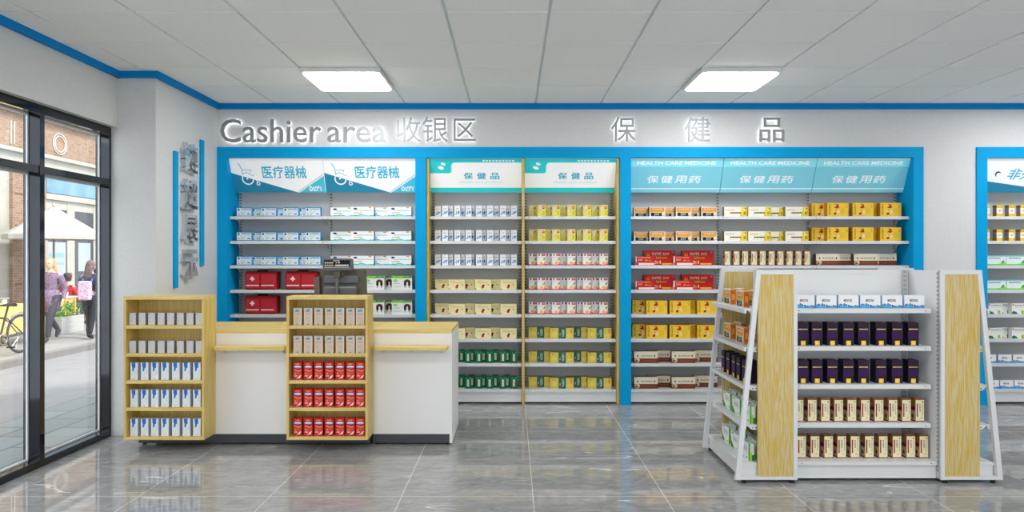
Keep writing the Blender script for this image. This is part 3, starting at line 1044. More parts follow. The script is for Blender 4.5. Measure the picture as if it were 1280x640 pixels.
c = Carton(0.056, 0.107, 0.055, (238, 196, 40), right=(180, 150, 60), left=(168, 160, 140), top=(206, 170, 60))
c.r(0, .24, 1, .74, (238, 238, 238)).r(.3, .42, .72, .58, (238, 190, 120)).r(0, .8, 1, .84, (206, 160, 30)).r(0, 0, 1, .25, (190, 140, 40), 'L').r(0, .8, 1, 1, (160, 120, 40), 'L')
reg('yellowcap', c, 'yellow and white box', 'yellow and white boxes')

c = Carton(0.184, 0.092, 0.06, (226, 240, 236), right=(180, 206, 206), top=(150, 200, 206))
c.r(0, .88, 1, 1, (130, 204, 214)).r(0, 0, 1, .14, (120, 206, 90)).p([(0, .14), (.5, .14), (1, .3), (1, .14)], (150, 216, 120)).glyphs(.1, .66, .72, .8, 5, (40, 44, 44)).p([(.72, .2), (.92, .22), (.9, .56), (.8, .44)], (80, 170, 70))
reg('mint', c, 'wide mint and white box', 'wide mint and white boxes')

c = Carton(0.13, 0.1, 0.05, (238, 238, 236), right=(206, 212, 206))
c.p([(0, 0), (.46, .02), (.3, .22), (.12, .3), (0, .2)], (40, 120, 60)).glyphs(.2, .74, .9, .88, 6, (110, 116, 116)).r(.05, .8, .13, .96, (206, 60, 60)).r(.2, .62, .9, .65, (190, 214, 190)).e(.76, .22, .11, .17, (170, 220, 80)).e(.76, .22, .05, .08, (90, 190, 70)).r(.66, .02, .9, .1, (230, 120, 60))
reg('hill', c, 'white box with green hill', 'white boxes with green hills')

c = Carton(0.0475, 0.0855, 0.036, (200, 199, 202), right=(150, 148, 148), top=(184, 182, 182))  # right side's shade is put into its card colour
c.r(.08, .84, .28, .92, (226, 176, 40)).e(.42, .25, .3, .1, (214, 206, 178)).r(.2, .3, .7, .34, (216, 196, 140))
reg('grey', c, 'pale grey box with gold spot', 'pale grey boxes')

c = Carton(0.0525, 0.121, 0.045, (226, 231, 232), right=(176, 186, 196), top=(200, 206, 206))
c.p([(.18, 1), (.68, 1), (.68, .70), (.54, .70), (.48, .60), (.44, .5), (.26, .5), (.26, .74), (.18, .80)], (28, 118, 200)).r(.26, .82, .54, .89, (126, 60, 190)).r(.3, .05, .6, .08, (230, 130, 190)).p([(.4, .2), (.9, .5), (.9, .6)], (212, 220, 226))
reg('bluecorner', c, 'white box with blue corner', 'white boxes with blue corners')

c = Carton(0.0585, 0.119, 0.032, (222, 206, 188), right=(186, 164, 140), left=(186, 164, 140))
c.r(.12, .02, .86, .98, (212, 190, 164)).p([(.2, .80), (.3, .9), (.7, .9), (.72, .84), (.62, .79), (.3, .79)], (44, 150, 210)).glyphs(.2, .6, .8, .7, 3, (180, 160, 140)).r(.32, .38, .55, .42, (176, 156, 134)).p([(.3, .2), (.5, .22), (.75, .34), (.66, .2)], (176, 184, 214)).r(.35, .02, .58, .08, (50, 140, 206)).r(.5, .95, .6, .99, (60, 170, 200))
reg('beige', c, 'beige box with blue oval', 'beige boxes with blue ovals')

c = Carton(0.0605, 0.126, 0.034, (206, 30, 36), right=(150, 20, 26), left=(150, 20, 26), top=(180, 26, 30))
c.p([(.12, .12), (.9, .12), (.92, .52), (.6, .48), (.12, .56)], (214, 74, 56)).p([(.12, .55), (.6, .47), (.92, .53), (.92, .57), (.6, .51), (.12, .6)], (236, 176, 110)).glyphs(.22, .84, .76, .91, 4, (238, 196, 90))
c.e(.5, .72, .44, .085, (60, 170, 226)).r(.16, .69, .84, .76, (226, 240, 248)).r(.16, .65, .84, .69, (24, 70, 160)).r(.16, .31, .34, .38, (226, 160, 160)).r(.1, .2, .5, .24, (240, 214, 210)).p([(.5, .08), (.75, .1), (.95, .28), (.72, .22)], (240, 246, 240)).p([(.3, .05), (.6, .07), (.45, .12)], (80, 190, 226))
reg('red', c, 'red box with blue oval', 'red boxes with blue ovals')

ORD = ['leftmost', 'second', 'third', 'fourth', 'fifth', 'sixth', 'seventh', 'eighth', 'ninth', 'tenth', 'eleventh', 'twelfth', 'thirteenth', 'fourteenth', 'fifteenth']
SHELF = ['top', 'second', 'third', 'fourth', 'fifth', 'sixth', 'seventh', 'bottom']


def place(key, label, group, loc, rz=0.0):
    me, w, d, desc, plural, name, cat = T[key]
    o = bpy.data.objects.new(name, me)
    C.objects.link(o)
    o.location = loc
    o.rotation_euler = (0, 0, rz)
    return tag(o, label, cat, group)


def order_words(i, n):
    if n == 1:
        return 'the only one'
    if i == 0:
        return 'leftmost'
    if i == n - 1:
        return 'rightmost'
    return ORD[i] + ' from left'


def row(key, unit, shelf, dF, z, lefts, shelf_word=None, gap=0.012):
    """lefts: pixel of each carton's left edge; negative = stands in the rear rank"""
    it = sorted((abs(p), p < 0) for p in lefts)
    for i, (p, rear) in enumerate(it):
        me, w, d, desc, plural, name, cat = T[key]
        y = dF + (d + gap if rear else 0.0)
        x = wx(p, y if not rear else y) + w / 2
        place(key, '%s, %s on %s shelf, %s' % (desc, order_words(i, len(it)), shelf_word or SHELF[shelf], unit),
              '%s on the %s' % (plural, unit), (x, y, z + 0.0004))


dF = 6.655
for k in (0, 1, 2):
    row('bluewhite', UNIT['1a'], k, dF, TOPS8[k], [296, -315, 326.5, -336.5, 354.4, -373.3, 382])
    row('swirl', UNIT['1b'], k, dF, TOPS8[k], [-413, 438.3, -457, 485.3])
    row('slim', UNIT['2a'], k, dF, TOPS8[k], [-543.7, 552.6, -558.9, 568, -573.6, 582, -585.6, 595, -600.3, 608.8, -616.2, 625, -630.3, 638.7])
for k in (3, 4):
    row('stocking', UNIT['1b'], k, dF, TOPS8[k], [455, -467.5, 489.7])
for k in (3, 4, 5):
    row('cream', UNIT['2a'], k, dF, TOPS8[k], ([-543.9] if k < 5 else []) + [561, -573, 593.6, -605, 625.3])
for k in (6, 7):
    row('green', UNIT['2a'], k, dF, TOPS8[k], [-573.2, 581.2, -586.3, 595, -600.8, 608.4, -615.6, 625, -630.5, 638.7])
S2B = [-661, 671.7, -682, 690.2, -701, 709.2, -720.8, 728.9, -739.8, 749.5]
for k in (0, 1):
    row('yellow', UNIT['2b'], k, dF, TOPS8[k], S2B)
    row('orange', UNIT['3a'], k, dF, TOPS8[k], [-792.3, 811.8, -824, 844.8, -856, 876.5])
    row('yellowwave', UNIT['3b'], k, dF, TOPS8[k], [905.3, 935.2, -952.7, 981.8])
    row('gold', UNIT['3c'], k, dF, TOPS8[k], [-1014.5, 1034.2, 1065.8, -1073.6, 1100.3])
    row('yellowcap', UNIT['4a'], k, dF, TOPS8[k], [1229.7, 1245.8, 1261, 1275.5])
for k in (2, 3, 4):
    row('redwhite', UNIT['2b'], k, dF, TOPS8[k], S2B)
for k in (5, 6, 7):
    row('yellowgreen', UNIT['2b'], k, dF, TOPS8[k], [-660.8, 687.6, -706.9, 734.9])
for k in (2, 3):
    row('redbig', UNIT['3a'], k, dF + 0.02, TOPS8[k], [-804.7, -852.5])
    row('redsmall', UNIT['3a'], k, dF, TOPS8[k], [794.8, 842.7])
    row('mint', UNIT['4a'], k, dF, TOPS8[k], [1233, 1258.3])
for k in (4, 5):
    row('gold', UNIT['3a'], k, dF, TOPS8[k], [-790.5, 807.8, 837, -845.5, 871.5])
    row('hill', UNIT['4a'], k, dF, TOPS8[k], [1235.5, -1247, 1265])
for k in (6, 7):
    row('brown', UNIT['3a'], k, dF, TOPS8[k], [792.7, -809.5, 839.6, -867.5])
row('med', UNIT['4a'], 6, dF, TOPS8[6], [1228.6, 1247.8, 1266.3])
row('med', UNIT['4a'], 7, dF, TOPS8[7], [1232, 1250, 1268])
row('tall', UNIT['3b'], 2, dF, TOPS8[2], [905.7, 917, 927.8, 938.9, 949.7, 960.9, 972, 983.4, 994.4, 1005.6])
row('brown', UNIT['3c'], 2, dF, TOPS8[2], [1020, -1037.6, 1067.4, -1091.5])

# red first aid kits, built from parts
M_KIT = mat('red_kit_fabric', (176, 12, 32), 0.55)
M_KITP = mat('red_kit_pocket', (192, 22, 42), 0.5)
M_KITW = mat('kit_white_print', (236, 232, 230), 0.5)
M_KITK = mat('kit_black_webbing', (30, 26, 28), 0.7)


def kit_meshes():
    body = MB().box(-0.15, 0.15, 0.012, 0.13, 0.0, 0.168, M_KIT).build('body', mesh_only=True, bevel=0.016, seg=3, smooth=False)
    p = MB().box(-0.066, 0.066, 0.0, 0.02, 0.012, 0.15, M_KITP)
    pk = p.build('pocket', mesh_only=True, bevel=0.008)
    q = MB().box(-0.066, 0.066, 0.0, 0.02, 0.012, 0.15, M_KITP)
    cr = MB().box(-0.021, 0.021, -0.0012, 0.001, 0.094, 0.109, M_KITW).box(-0.0075, 0.0075, -0.0014, 0.001, 0.080, 0.123, M_KITW).build('cross', mesh_only=True)
    st = MB().box(-0.060, 0.060, -0.0012, 0.001, 0.036, 0.045, M_KITW).build('stripe', mesh_only=True)
    hn = MB().tube([(-0.05, 0.07, 0.166), (-0.045, 0.07, 0.176), (0.045, 0.07, 0.176), (0.05, 0.07, 0.166)], 0.006, M_KITK).build('handle', mesh_only=True)
    zp = MB().box(-0.152, 0.152, 0.068, 0.074, 0.0, 0.1692, M_KITK).build('zip', mesh_only=True)
    return body, pk, cr, st, hn, zp


KM = kit_meshes()
KL = {(3, 0): 'red first aid kit with white cross, leftmost on the upper kit shelf', (3, 1): 'red first aid kit on the upper kit shelf beside the cash register',
      (4, 0): 'red first aid kit with white cross, leftmost on the lower kit shelf', (4, 1): 'red first aid kit on the lower shelf, mostly behind the counter case'}
for k in (3, 4):
    for i, p in enumerate((305.2, 355.8)):
        d = 6.66
        e = thing('first_aid_kit', KL[(k, i)], 'first aid kit', (wx(p, d) + 0.15, d, TOPS8[k] + 0.0005), 'red first aid kits')
        link('body', KM[0], e)
        for n_, xx in enumerate((-0.074, 0.068)):
            pk = link('pocket', KM[1], e, (xx, 0, 0))
            if n_ == 0:
                link('cross', KM[2], pk)
            link('stripe', KM[3], pk)
        link('handle', KM[4], e)
        link('zip', KM[5], e)

# ------------------------------------------------------------------ sales counter
CY0, CY1, CZ = 5.17, 5.79, 0.84
M_LEDGEM = mat('ledge_bracket_white', (222, 220, 218), 0.4)


def ledge(parent, po, xc):
    y0, y1, z0, z1 = 5.045, 5.168, 0.700, 0.7265
    hw = 0.262
    pts = [(xc - hw, y1), (xc - hw - 0.004, y0 + 0.02), (xc - hw + 0.014, y0), (xc + hw - 0.014, y0), (xc + hw + 0.004, y0 + 0.02), (xc + hw, y1)]
    s = MB().prism(pts, 'z', z0, z1, M_WOODH).build('bag_shelf', parent, po, bevel=0.003)
    so_ = (po[0] + s.location[0], po[1] + s.location[1], po[2] + s.location[2])
    br = MB().box(xc - 0.215, xc + 0.215, 5.157, 5.1695, 0.668, 0.6995, M_LEDGEM)
    for xx in (xc - 0.215, xc + 0.211):
        br.prism([(5.08, 0.6995), (5.157, 0.6995), (5.157, 0.668), (5.14, 0.672), (5.11, 0.69)], 'x', xx, xx + 0.004, M_LEDGEM)
    for k in range(3):
        xx = xc - 0.11 + 0.11 * k
        br.box(xx - 0.003, xx + 0.003, 5.1562, 5.1572, 0.682, 0.688, M_SLOT)
    ob = br.build('bracket', None, (0, 0, 0))
    ob.parent = s
    ob.location = (-so_[0], -so_[1], -so_[2])


for x0, x1, xs, lab in ((-2.717, -1.0145, (-1.8645,), 'white sales counter with oak top between the two oak display cases'),
                        (-1.0125, -0.436, (-0.724,), 'white counter end with oak top, right of the red box case')):
    o = (x0, CY0, 0)
    e = thing('sales_counter', lab, 'counter', o, 'counter sections')
    MB().box(x0, x1, CY0, CY1 - 0.01, 0.078, CZ - 0.0275, M_WHITEP).build('body', e, o, bevel=0.002)
    if x1 > -0.5:
        MB().box(x1 - 0.018, x1, CY0, CY1 - 0.01, 0.012, 0.079, M_WHITEP).build('end_panel', e, o)
    MB().box(x0, x1 - 0.0185, CY0 + 0.006, CY0 + 0.03, 0.012, 0.077, M_KICK).build('kick_board', e, o, bevel=0.001)
    MB().box(x0, x1, CY0 - 0.004, CY1, CZ - 0.027, CZ, M_WOODH).build('worktop', e, o, bevel=0.003)
    for xx in (x0 + 0.03, x1 - 0.03):
        for yy in (CY0 + 0.035, CY1 - 0.04):
            MB().tube([(xx, yy, 0), (xx, yy, 0.08)], 0.014, M_RUBBER, 10).build('foot', e, o)
    for xc in xs:
        ledge(e, o, xc)

# oak display cases hung on the counter front
CSH = [0.8868, 0.6905, 0.5022, 0.3115, 0.108]


def display_case(x0, x1, label):
    y0, y1, z0, z1, t = 4.97, 5.1645, 0.086, 1.091, 0.017
    o = ((x0 + x1) / 2, y1, z0)
    e = thing('display_case', label, 'shelf', o, 'oak display cases on the counter front')
    MB().box(x0, x0 + t, y0, y1, z0, z1 - 0.024, M_WOODV).build('side_panel', e, o, bevel=0.001)
    MB().box(x1 - t, x1, y0, y1, z0, z1 - 0.024, M_WOODV).build('side_panel', e, o, bevel=0.001)
    MB().box(x0, x1, y0, y1, z1 - 0.024, z1, M_WOODH).build('top', e, o, bevel=0.001)
    MB().box(x0 + t, x1 - t, y0, y1, z0, CSH[4], M_WOODH).build('bottom', e, o, bevel=0.001)
    MB().box(x0 + t, x1 - t, y1 - 0.012, y1 - 0.001, CSH[4], z1 - 0.024, M_WOODV).build('back', e, o)
    for z in CSH[:4]:
        MB().box(x0 + t, x1 - t, y0 + 0.003, y1 - 0.012, z - 0.023, z, M_WOODH).build('shelf', e, o, bevel=0.001)


display_case(-2.7155, -2.1515, 'oak display case with pale boxes, against the corner pier')
display_case(-1.5765, -1.0085, 'oak display case with red and beige boxes, below the cash register')
dC = 4.995
LW = ['top', 'second', 'third', 'fourth', 'bottom']
for k in range(2):
    row('grey', 'left oak case', k, dC, CSH[k], [161.4, 173.4, 185.3, 197.1, 209, 221.2, 233.2, 244.6], LW[k])
    row('beige', 'middle oak case', k, dC, CSH[k], [366.8, 380, 393, 406.4, 419.7, 432.9, 445], LW[k])
for k in range(2, 5):
    row('bluecorner', 'left oak case', k, dC, CSH[k], [162.9, 176, 188.7, 201.4, 215, 228.2, 241.4], LW[k])
    row('red', 'middle oak case', k, dC, CSH[k], [366.6, 379.8, 392.9, 406.2, 419.5, 432.7, 444.8], LW[k])

# cash register seen from behind
M_POS = mat('pos_dark_grey', (70, 70, 72), 0.35, 0.3)
M_POS2 = mat('pos_olive_grey', (84, 78, 64), 0.4, 0.1)
M_POS3 = mat('pos_mid_grey', (96, 99, 104), 0.4, 0.1)
M_LCD = mat('pos_display_black', (14, 14, 16), 0.15)
M_LCDT = mat('display_pale_print', (196, 196, 184), 0.5, 0.0, 0.03)
o = (-1.285, 5.42, CZ)
e = thing('cash_register', 'dark grey cash register with customer display, behind the middle oak case', 'cash register', o)
MB().box(-1.43, -1.14, 5.36, 5.60, CZ, CZ + 0.05, M_POS).build('base', e, o, bevel=0.008)
MB().hexa([(-1.33, 5.44, CZ + 0.05), (-1.24, 5.44, CZ + 0.05), (-1.24, 5.50, CZ + 0.05), (-1.33, 5.50, CZ + 0.05)],
          [(-1.35, 5.43, 1.02), (-1.22, 5.43, 1.02), (-1.22, 5.47, 1.02), (-1.35, 5.47, 1.02)], M_POS).build('stand', e, o, bevel=0.004)
scr = MB().hexa([(-1.437, 5.39, 0.955), (-1.098, 5.39, 0.955), (-1.098, 5.43, 0.945), (-1.437, 5.43, 0.945)],
                [(-1.462, 5.425, 1.272), (-1.120, 5.425, 1.272), (-1.120, 5.472, 1.264), (-1.462, 5.472, 1.264)], M_POS2).build('screen', e, o, bevel=0.006)
MB().box(-1.425, -1.165, 5.383, 5.42, 1.165, 1.222, M_POS3).build('rear_cover', e, o, bevel=0.008)
MB().box(-1.425, -1.170, 5.355, 5.40, 1.062, 1.143, M_POS3).build('rear_cover', e, o, bevel=0.018, seg=3)
MB().box(-1.435, -1.170, 5.36, 5.41, 1.03, 1.05, M_POS3).build('rear_cover', e, o, bevel=0.003)
MB().tube([(-1.312, 5.335, CZ), (-1.312, 5.335, 1.28)], 0.0135, M_POS3, 12).build('pole', e, o)
cl = MB().box(-1.334, -1.285, 5.318, 5.356, 1.205, 1.262, M_POS2).build('clamp', e, o, bevel=0.006)
MB().ball((-1.272, 5.335, 1.235), (0.014, 0.014, 0.018), M_POS).build('knob', e, o, smooth=True)
dp = MB().hexa([(-1.414, 5.290, 1.266), (-1.190, 5.290, 1.266), (-1.186, 5.345, 1.268), (-1.410, 5.345, 1.268)],
               [(-1.408, 5.300, 1.356), (-1.196, 5.300, 1.356), (-1.190, 5.345, 1.350), (-1.402, 5.345, 1.350)], M_POS3).build('customer_display', e, o, bevel=0.007)
do_ = (o[0] + dp.location[0], o[1] + dp.location[1], o[2] + dp.location[2])


def dface(x0, x1, z0, z1, off):
    f = lambda z: 5.290 + (z - 1.266) * (0.010 / 0.09) - off
    return [(x0, f(z0), z0), (x1, f(z0), z0), (x1, f(z1), z1), (x0, f(z1), z1)]


q = MB().add(dface(-1.400, -1.206, 1.284, 1.343, 0.0006), [(0, 1, 2, 3)], M_LCD)
for (x0, x1, z0, z1) in [(-1.395 + i * 0.017, -1.383 + i * 0.017, 1.317, 1.328) for i in range(4)] + [(-1.395 + i * 0.017, -1.383 + i * 0.017, 1.300, 1.309) for i in range(4)] + [(-1.312, -1.306, 1.318, 1.328), (-1.298, -1.280, 1.319, 1.328), (-1.318, -1.216, 1.298, 1.309), (-1.398, -1.210, 1.287, 1.2915)]:
    q.add(dface(x0, x1, z0, z1, 0.0011), [(0, 1, 2, 3)], M_LCDT)
for i in range(4):
    q.add(dface(-1.33 + i * 0.012, -1.321 + i * 0.012, 1.334, 1.341, 0.0011), [(0, 1, 2, 3)], M_LCDT)
ob = q.build('display_window')
ob.parent = dp
ob.location = (-do_[0], -do_[1], -do_[2])
MB().hexa([(-1.500, 5.40, 0.99), (-1.450, 5.385, 0.99), (-1.440, 5.42, 0.99), (-1.49, 5.43, 0.99)],
          [(-1.508, 5.405, 1.205), (-1.462, 5.39, 1.222), (-1.452, 5.425, 1.222), (-1.498, 5.435, 1.205)], M_POS2).build('card_reader', e, o, bevel=0.006)

# ------------------------------------------------------------------ gondola
GX0, GX1, GY0, GY1, GZ = 1.7227, 2.589, 4.29, 5.04, 1.287
GT = [1.049, 0.818, 0.584, 0.346]
GD = 0.118
o = ((GX0 + GX1) / 2, (GY0 + GY1) / 2, 0)
e = thing('gondola_shelf', 'white freestanding gondola with straw-coloured end panels and leaning end frames', 'shelf', o)
ym = (GY0 + GY1) / 2
gw = GX1 - GX0
go = lambda x, y, z: (x - o[0], y - o[1], z - o[2])
b = MB().box(GX0 + 0.001, GX1 - 0.001, ym - 0.018, ym + 0.018, 0.03, GZ - 0.006, M_WHITE)
b.box(GX0 + 0.001, GX1 - 0.001, ym - 0.022, ym + 0.022, GZ - 0.03, GZ - 0.004, M_WHITE)
b.build('back_panel', e, o)
for xx in (GX0 + 0.012, GX1 - 0.045):
    for yy, rz in ((ym - 0.036, 0), (ym + 0.036, PI)):
        u = link('upright', upright_mesh(GZ - 0.004, M_SLOTG), e, go(xx + (0.028 if rz else 0), yy, 0))
        u.rotation_euler = (0, 0, rz)
sd_ = 0.27
for side in (0, 1):
    for z in GT:
        s = link('shelf', shelf_mesh(gw - 0.022, sd_), e, go(GX0 + 0.004, 4.362, z) if side == 0 else go(GX1 - 0.004, 2 * ym - 4.362, z))
        if side:
            s.rotation_euler = (0, 0, PI)
        for xx in (0.02, gw - 0.045):
            link('bracket', bm_, s, (xx, 0.045, 0))
    s = link('base', base_mesh(gw - 0.008, 0.30, GD + 0.003), e, go(GX0 + 0.004, 4.345, 0) if side == 0 else go(GX1 - 0.004, 2 * ym - 4.345, 0))
    if side:
        s.rotation_euler = (0, 0, PI)
for sgn, xi in ((-1, GX0), (1, GX1)):
    # solid end wall closing the bay, with slotted front edges
    xa, xb = sorted((xi, xi + sgn * 0.016))
    ew = MB().box(xa, xb, GY0 + 0.02, GY1 - 0.02, 0.02, GZ - 0.005, M_WHITE)
    xs_ = xi + (0.0006 if sgn < 0 else -0.0006)
    z = 0.06
    while z < GZ - 0.03:
        for ya in (4.318, 4.328):
            ew.box(xs_ - 0.0006, xs_ + 0.0006, ya, ya + 0.006, z, z + 0.016, M_SLOTG)
        z += 0.026
    ew.build('end_wall', e, o)
    for yy in (GY0, GY1):
        ya, yb = (yy, yy + 0.026) if yy == GY0 else (yy - 0.026, yy)
        f = MB()

        def bx(a, c, z0, z1):
            x0, x1 = sorted((xi + sgn * a, xi + sgn * c))
            f.box(x0, x1, ya + 0.0006, yb - 0.0006, z0, z1, M_WHITE)
        bx(0.0, 0.0225, 0.02, GZ)
        bx(0.0225, 0.23, GZ - 0.026, GZ - 0.0008)
        bx(0.0225, 0.35, 0.0208, 0.040)
        pts = [(xi + sgn * 0.218, GZ), (xi + sgn * 0.246, GZ), (xi + sgn * 0.375, 0.02), (xi + sgn * 0.345, 0.02)]
        f.prism(pts, 'y', ya, yb, M_WHITE)
        fr = f.build('end_frame', e, o)
        x0, x1 = sorted((xi + sgn * 0.0225, xi + sgn * 0.2365))
        pn = MB().box(x0, x1, ya + 0.004, yb - 0.004, 0.040, GZ - 0.026, M_PANEL)
        pn.build('end_panel', e, o)
        for a in (0.03, 0.32):
            MB().tube([(xi + sgn * a, (ya + yb) / 2, 0), (xi + sgn * a, (ya + yb) / 2, 0.02)], 0.015, M_RUBBER, 10).build('foot', e, o)
    for z in GT:
        a0 = 0.017
        x0, x1 = sorted((xi + sgn * a0, xi + sgn * 0.312))
        lip = sorted((xi + sgn * 0.300, xi + sgn * 0.312))
        x0, x1 = sorted((xi + sgn * a0, xi + sgn * 0.300))
        b = MB().box(x0, x1, GY0 + 0.028, GY1 - 0.028, z - 0.008, z, M_WHITE)
        b.box(lip[0], lip[1], GY0 + 0.028, GY1 - 0.028, z - 0.026, z, M_WHITE)
        for yy in (GY0 + 0.030, GY1 - 0.034):
            b.prism([(xi + sgn * 0.02, z - 0.008), (xi + sgn * 0.29, z - 0.008), (xi + sgn * 0.27, z - 0.028), (xi + sgn * 0.02, z - 0.05)], 'y', yy, yy + 0.004, M_WHITE)
            for a in (0.26, 0.24):
                b.tube([(xi + sgn * a, yy - 0.0004, z - 0.017), (xi + sgn * a, yy + 0.0044, z - 0.017)], 0.004, M_SLOT, 8)
        b.build('end_shelf', e, o)
    x0, x1 = sorted((xi + sgn * 0.017, xi + sgn * 0.338))
    b = MB().box(x0, x1, GY0 + 0.028, GY1 - 0.028, GD - 0.02, GD, M_WHITE)
    x0, x1 = sorted((xi + sgn * 0.017, xi + sgn * 0.332))
    b.box(x0, x1, GY0 + 0.030, GY1 - 0.030, 0.022, GD - 0.02, M_WHITE)
    b.build('end_base', e, o, bevel=0.002)

GF = 'gondola front'
dG = 4.40
row('med', GF, 0, dG, GT[0], [993, 1020.5, 1048, 1075.3, 1102.7, 1130.3])
for k in (1, 2):
    row('purple', GF, k, dG, GT[k], [997.3, 1014.8, 1034, 1054, 1072.8, 1094.8, 1115, 1135])
row('tallg', GF, 3, dG, GT[3], [992.8, 1009.5, 1026, 1042.6, 1059, 1075.9, 1093, 1110.5, 1127.3, 1144])
row('tallg', GF, 4, dG, GD + 0.003, [996, 1012.9, 1029.9, 1046.4, 1063, 1081, 1098.3, 1115.5, 1132.8, 1149], 'bottom')

# cartons on the leaning left end: their fronts face -X
POSN = ['farthest back', 'middle', 'nearest front']


def end_box(key, x, ynear, z, label):
    me, w, d, desc, plural, name, cat = T[key]
    place(key, label, '%s on the gondola end' % plural, (x, ynear + w / 2, z + 0.0004), -PI / 2)


for k, z in ((0, GT[0]), (1, GT[1])):
    for i, yn in enumerate((4.752, 4.482)):
        end_box('orangeend', 1.46, yn, z, 'orange box on %s shelf of gondola end, outer row, %s' % (SHELF[k], ('rear', 'front')[i]))
    for i, yn in enumerate((4.80, 4.50, 4.335)):
        end_box('orangeend', 1.545, yn, z, 'orange box on %s shelf of gondola end, inner row, %s' % (SHELF[k], ('rear', 'middle', 'front')[i]))
for i, yn in enumerate((4.822, 4.712, 4.592, 4.495, 4.384)):
    end_box('purple', 1.44, yn, GT[2], 'dark purple box on third shelf of gondola end, %s from the rear' % ('first', 'second', 'third', 'fourth', 'fifth')[i])
for k, z in ((3, GT[3]), (4, GD)):
    w_ = 'fourth' if k == 3 else 'bottom'
    for i, yn in enumerate((4.745, 4.545, 4.352)):
        end_box('leaf', 1.447 if k == 4 else 1.455, yn, z, 'white green-cornered box on %s shelf of gondola end, outer row, %s' % (w_, ('rear', 'middle', 'front')[i]))
    for i, yn in enumerate((4.80, 4.60, 4.40)):
        end_box('leaf', 1.512, yn, z, 'white green-cornered box on %s shelf of gondola end, inner row, %s' % (w_, ('rear', 'middle', 'front')[i]))

# ------------------------------------------------------------------ the street outside
M_PAVE = paver_material()
M_ROAD = noisy('pale_asphalt', (132, 131, 133), (140, 139, 140), (3, 3, 3), 0.9)
M_KERB = noisy('kerb_stone', (120, 116, 112), (130, 126, 123), (8, 8, 8), 0.9)
M_FARP = noisy('pale_pavement', (142, 139, 136), (150, 147, 144), (4, 4, 4), 0.9)
M_BRICK = brick_material()
M_CREAM = noisy('cream_painted_wood', (168, 165, 152), (174, 171, 160), (5, 5, 5), 0.6)
M_SKYSIGN = noisy('blue_shop_board', (80, 126, 156), (116, 154, 174), (2, 2, 2), 0.4)
M_DGLASS = mat('dark_shop_glass', (44, 46, 50), 0.06)
M_POSTER = mat('pale_poster', (160, 170, 180), 0.6)
M_POSTB = mat('poster_blue_print', (110, 166, 206), 0.6)
M_OUTL = mat('white_tube_outline', (238, 230, 220), 0.5)
ZS, XC, XFAC = -0.25, -7.83, -11.0
Y0, Y1 = 2.0, 27.0
structure(MB().box(-4.2, -3.06, -3.0, Y1, -0.10, 0.0, M_PAVE).build('pavement'))
structure(MB().box(-2.6, 8, -12, YB - 0.2, -0.10, -0.005, mat('added_pale_forecourt', (234, 233, 230), 0.9)).build('added_forecourt'))  # added unseen paving that bounces daylight up through the rear glazing
b = MB().hexa([(XC, Y0, -0.7), (-4.2, Y0, -0.7), (-4.2, Y1, -0.7), (XC, Y1, -0.7)], [(XC, Y0, ZS - 0.115), (-4.2, Y0, -0.012), (-4.2, Y1, -0.012), (XC, Y1, ZS - 0.115)], M_ROAD)
structure(b.build('road'))
structure(MB().box(XC - 0.14, XC, Y0, Y1, -0.7, ZS, M_KERB).build('kerb', bevel=0.012))
structure(MB().box(XFAC - 0.4, XC - 0.14, Y0, Y1, -0.7, ZS - 0.004, M_FARP).build('pavement_far'))

o = (XFAC, 16.0, ZS)
e = thing('building', 'buff brick building with cream shopfront across the street', 'building', o)
MB().box(XFAC - 3.0, XFAC - 0.02, Y0, Y1, ZS, 7.5, M_BRICK).build('wall', e, o)
MB().box(XFAC - 0.02, XFAC + 0.10, Y0, Y1, 4.55, 5.0, M_CREAM).box(XFAC + 0.10, XFAC + 0.2, Y0, Y1, 4.75, 5.0, M_CREAM).build('cornice', e, o, bevel=0.02)
MB().box(XFAC - 0.02, XFAC + 0.10, Y0, Y1, 3.45, 3.75, M_CREAM).box(XFAC - 0.02, XFAC + 0.2, Y0, Y1, 3.66, 3.75, M_CREAM).build('ledge', e, o, bevel=0.015)
MB().box(XFAC - 0.02, XFAC + 0.10, 15.52, 16.63, ZS, 3.45, M_BRICK).build('brick_pier', e, o)
for z in (0.75, 2.05, 2.75):
    MB().box(XFAC + 0.095, XFAC + 0.112, 15.60, 16.60, z, z + 0.03, mat('dark_brick_course', (120, 92, 72), 0.9)).build('brick_course', e, o)  # darker brown strips across the brick pier
MB().box(XFAC - 0.02, XFAC + 0.03, 12.6, 15.52, ZS, 3.45, M_CREAM).build('painted_wall', e, o)
MB().box(XFAC - 0.02, XFAC + 0.06, 16.72, 18.82, 2.88, 3.42, M_SKYSIGN).build('sign_board', e, o, bevel=0.01)
MB().box(XFAC - 0.02, XFAC + 0.12, 16.63, 19.3, 2.72, 2.86, M_CREAM).build('lintel', e, o, bevel=0.01)
for (a, c) in ((16.63, 16.76), (17.50, 17.80), (18.60, 19.0)):
    MB().box(XFAC - 0.02, XFAC + 0.06, a, c, ZS, 2.72, M_CREAM).build('post', e, o, bevel=0.01)
for (a, c) in ((16.76, 17.50), (17.80, 18.60)):
    MB().box(XFAC - 0.02, XFAC + 0.05, a, c, ZS, 0.05, M_CREAM).build('stall_riser', e, o, bevel=0.01)
    MB().box(XFAC - 0.02, XFAC + 0.05, a, c, 2.50, 2.72, M_CREAM).build('rail', e, o, bevel=0.01)
    MB().box(XFAC - 0.02, XFAC + 0.04, a, c, 0.05, 2.50, M_DGLASS).build('window_glass', e, o)
pst = MB().box(XFAC + 0.04, XFAC + 0.046, 16.78, 17.46, 0.85, 1.72, M_POSTER)
for i in range(9):
    pst.box(XFAC + 0.046, XFAC + 0.048, 16.83 + i * 0.065, 16.87 + i * 0.065, 1.36, 1.46, M_POSTB)
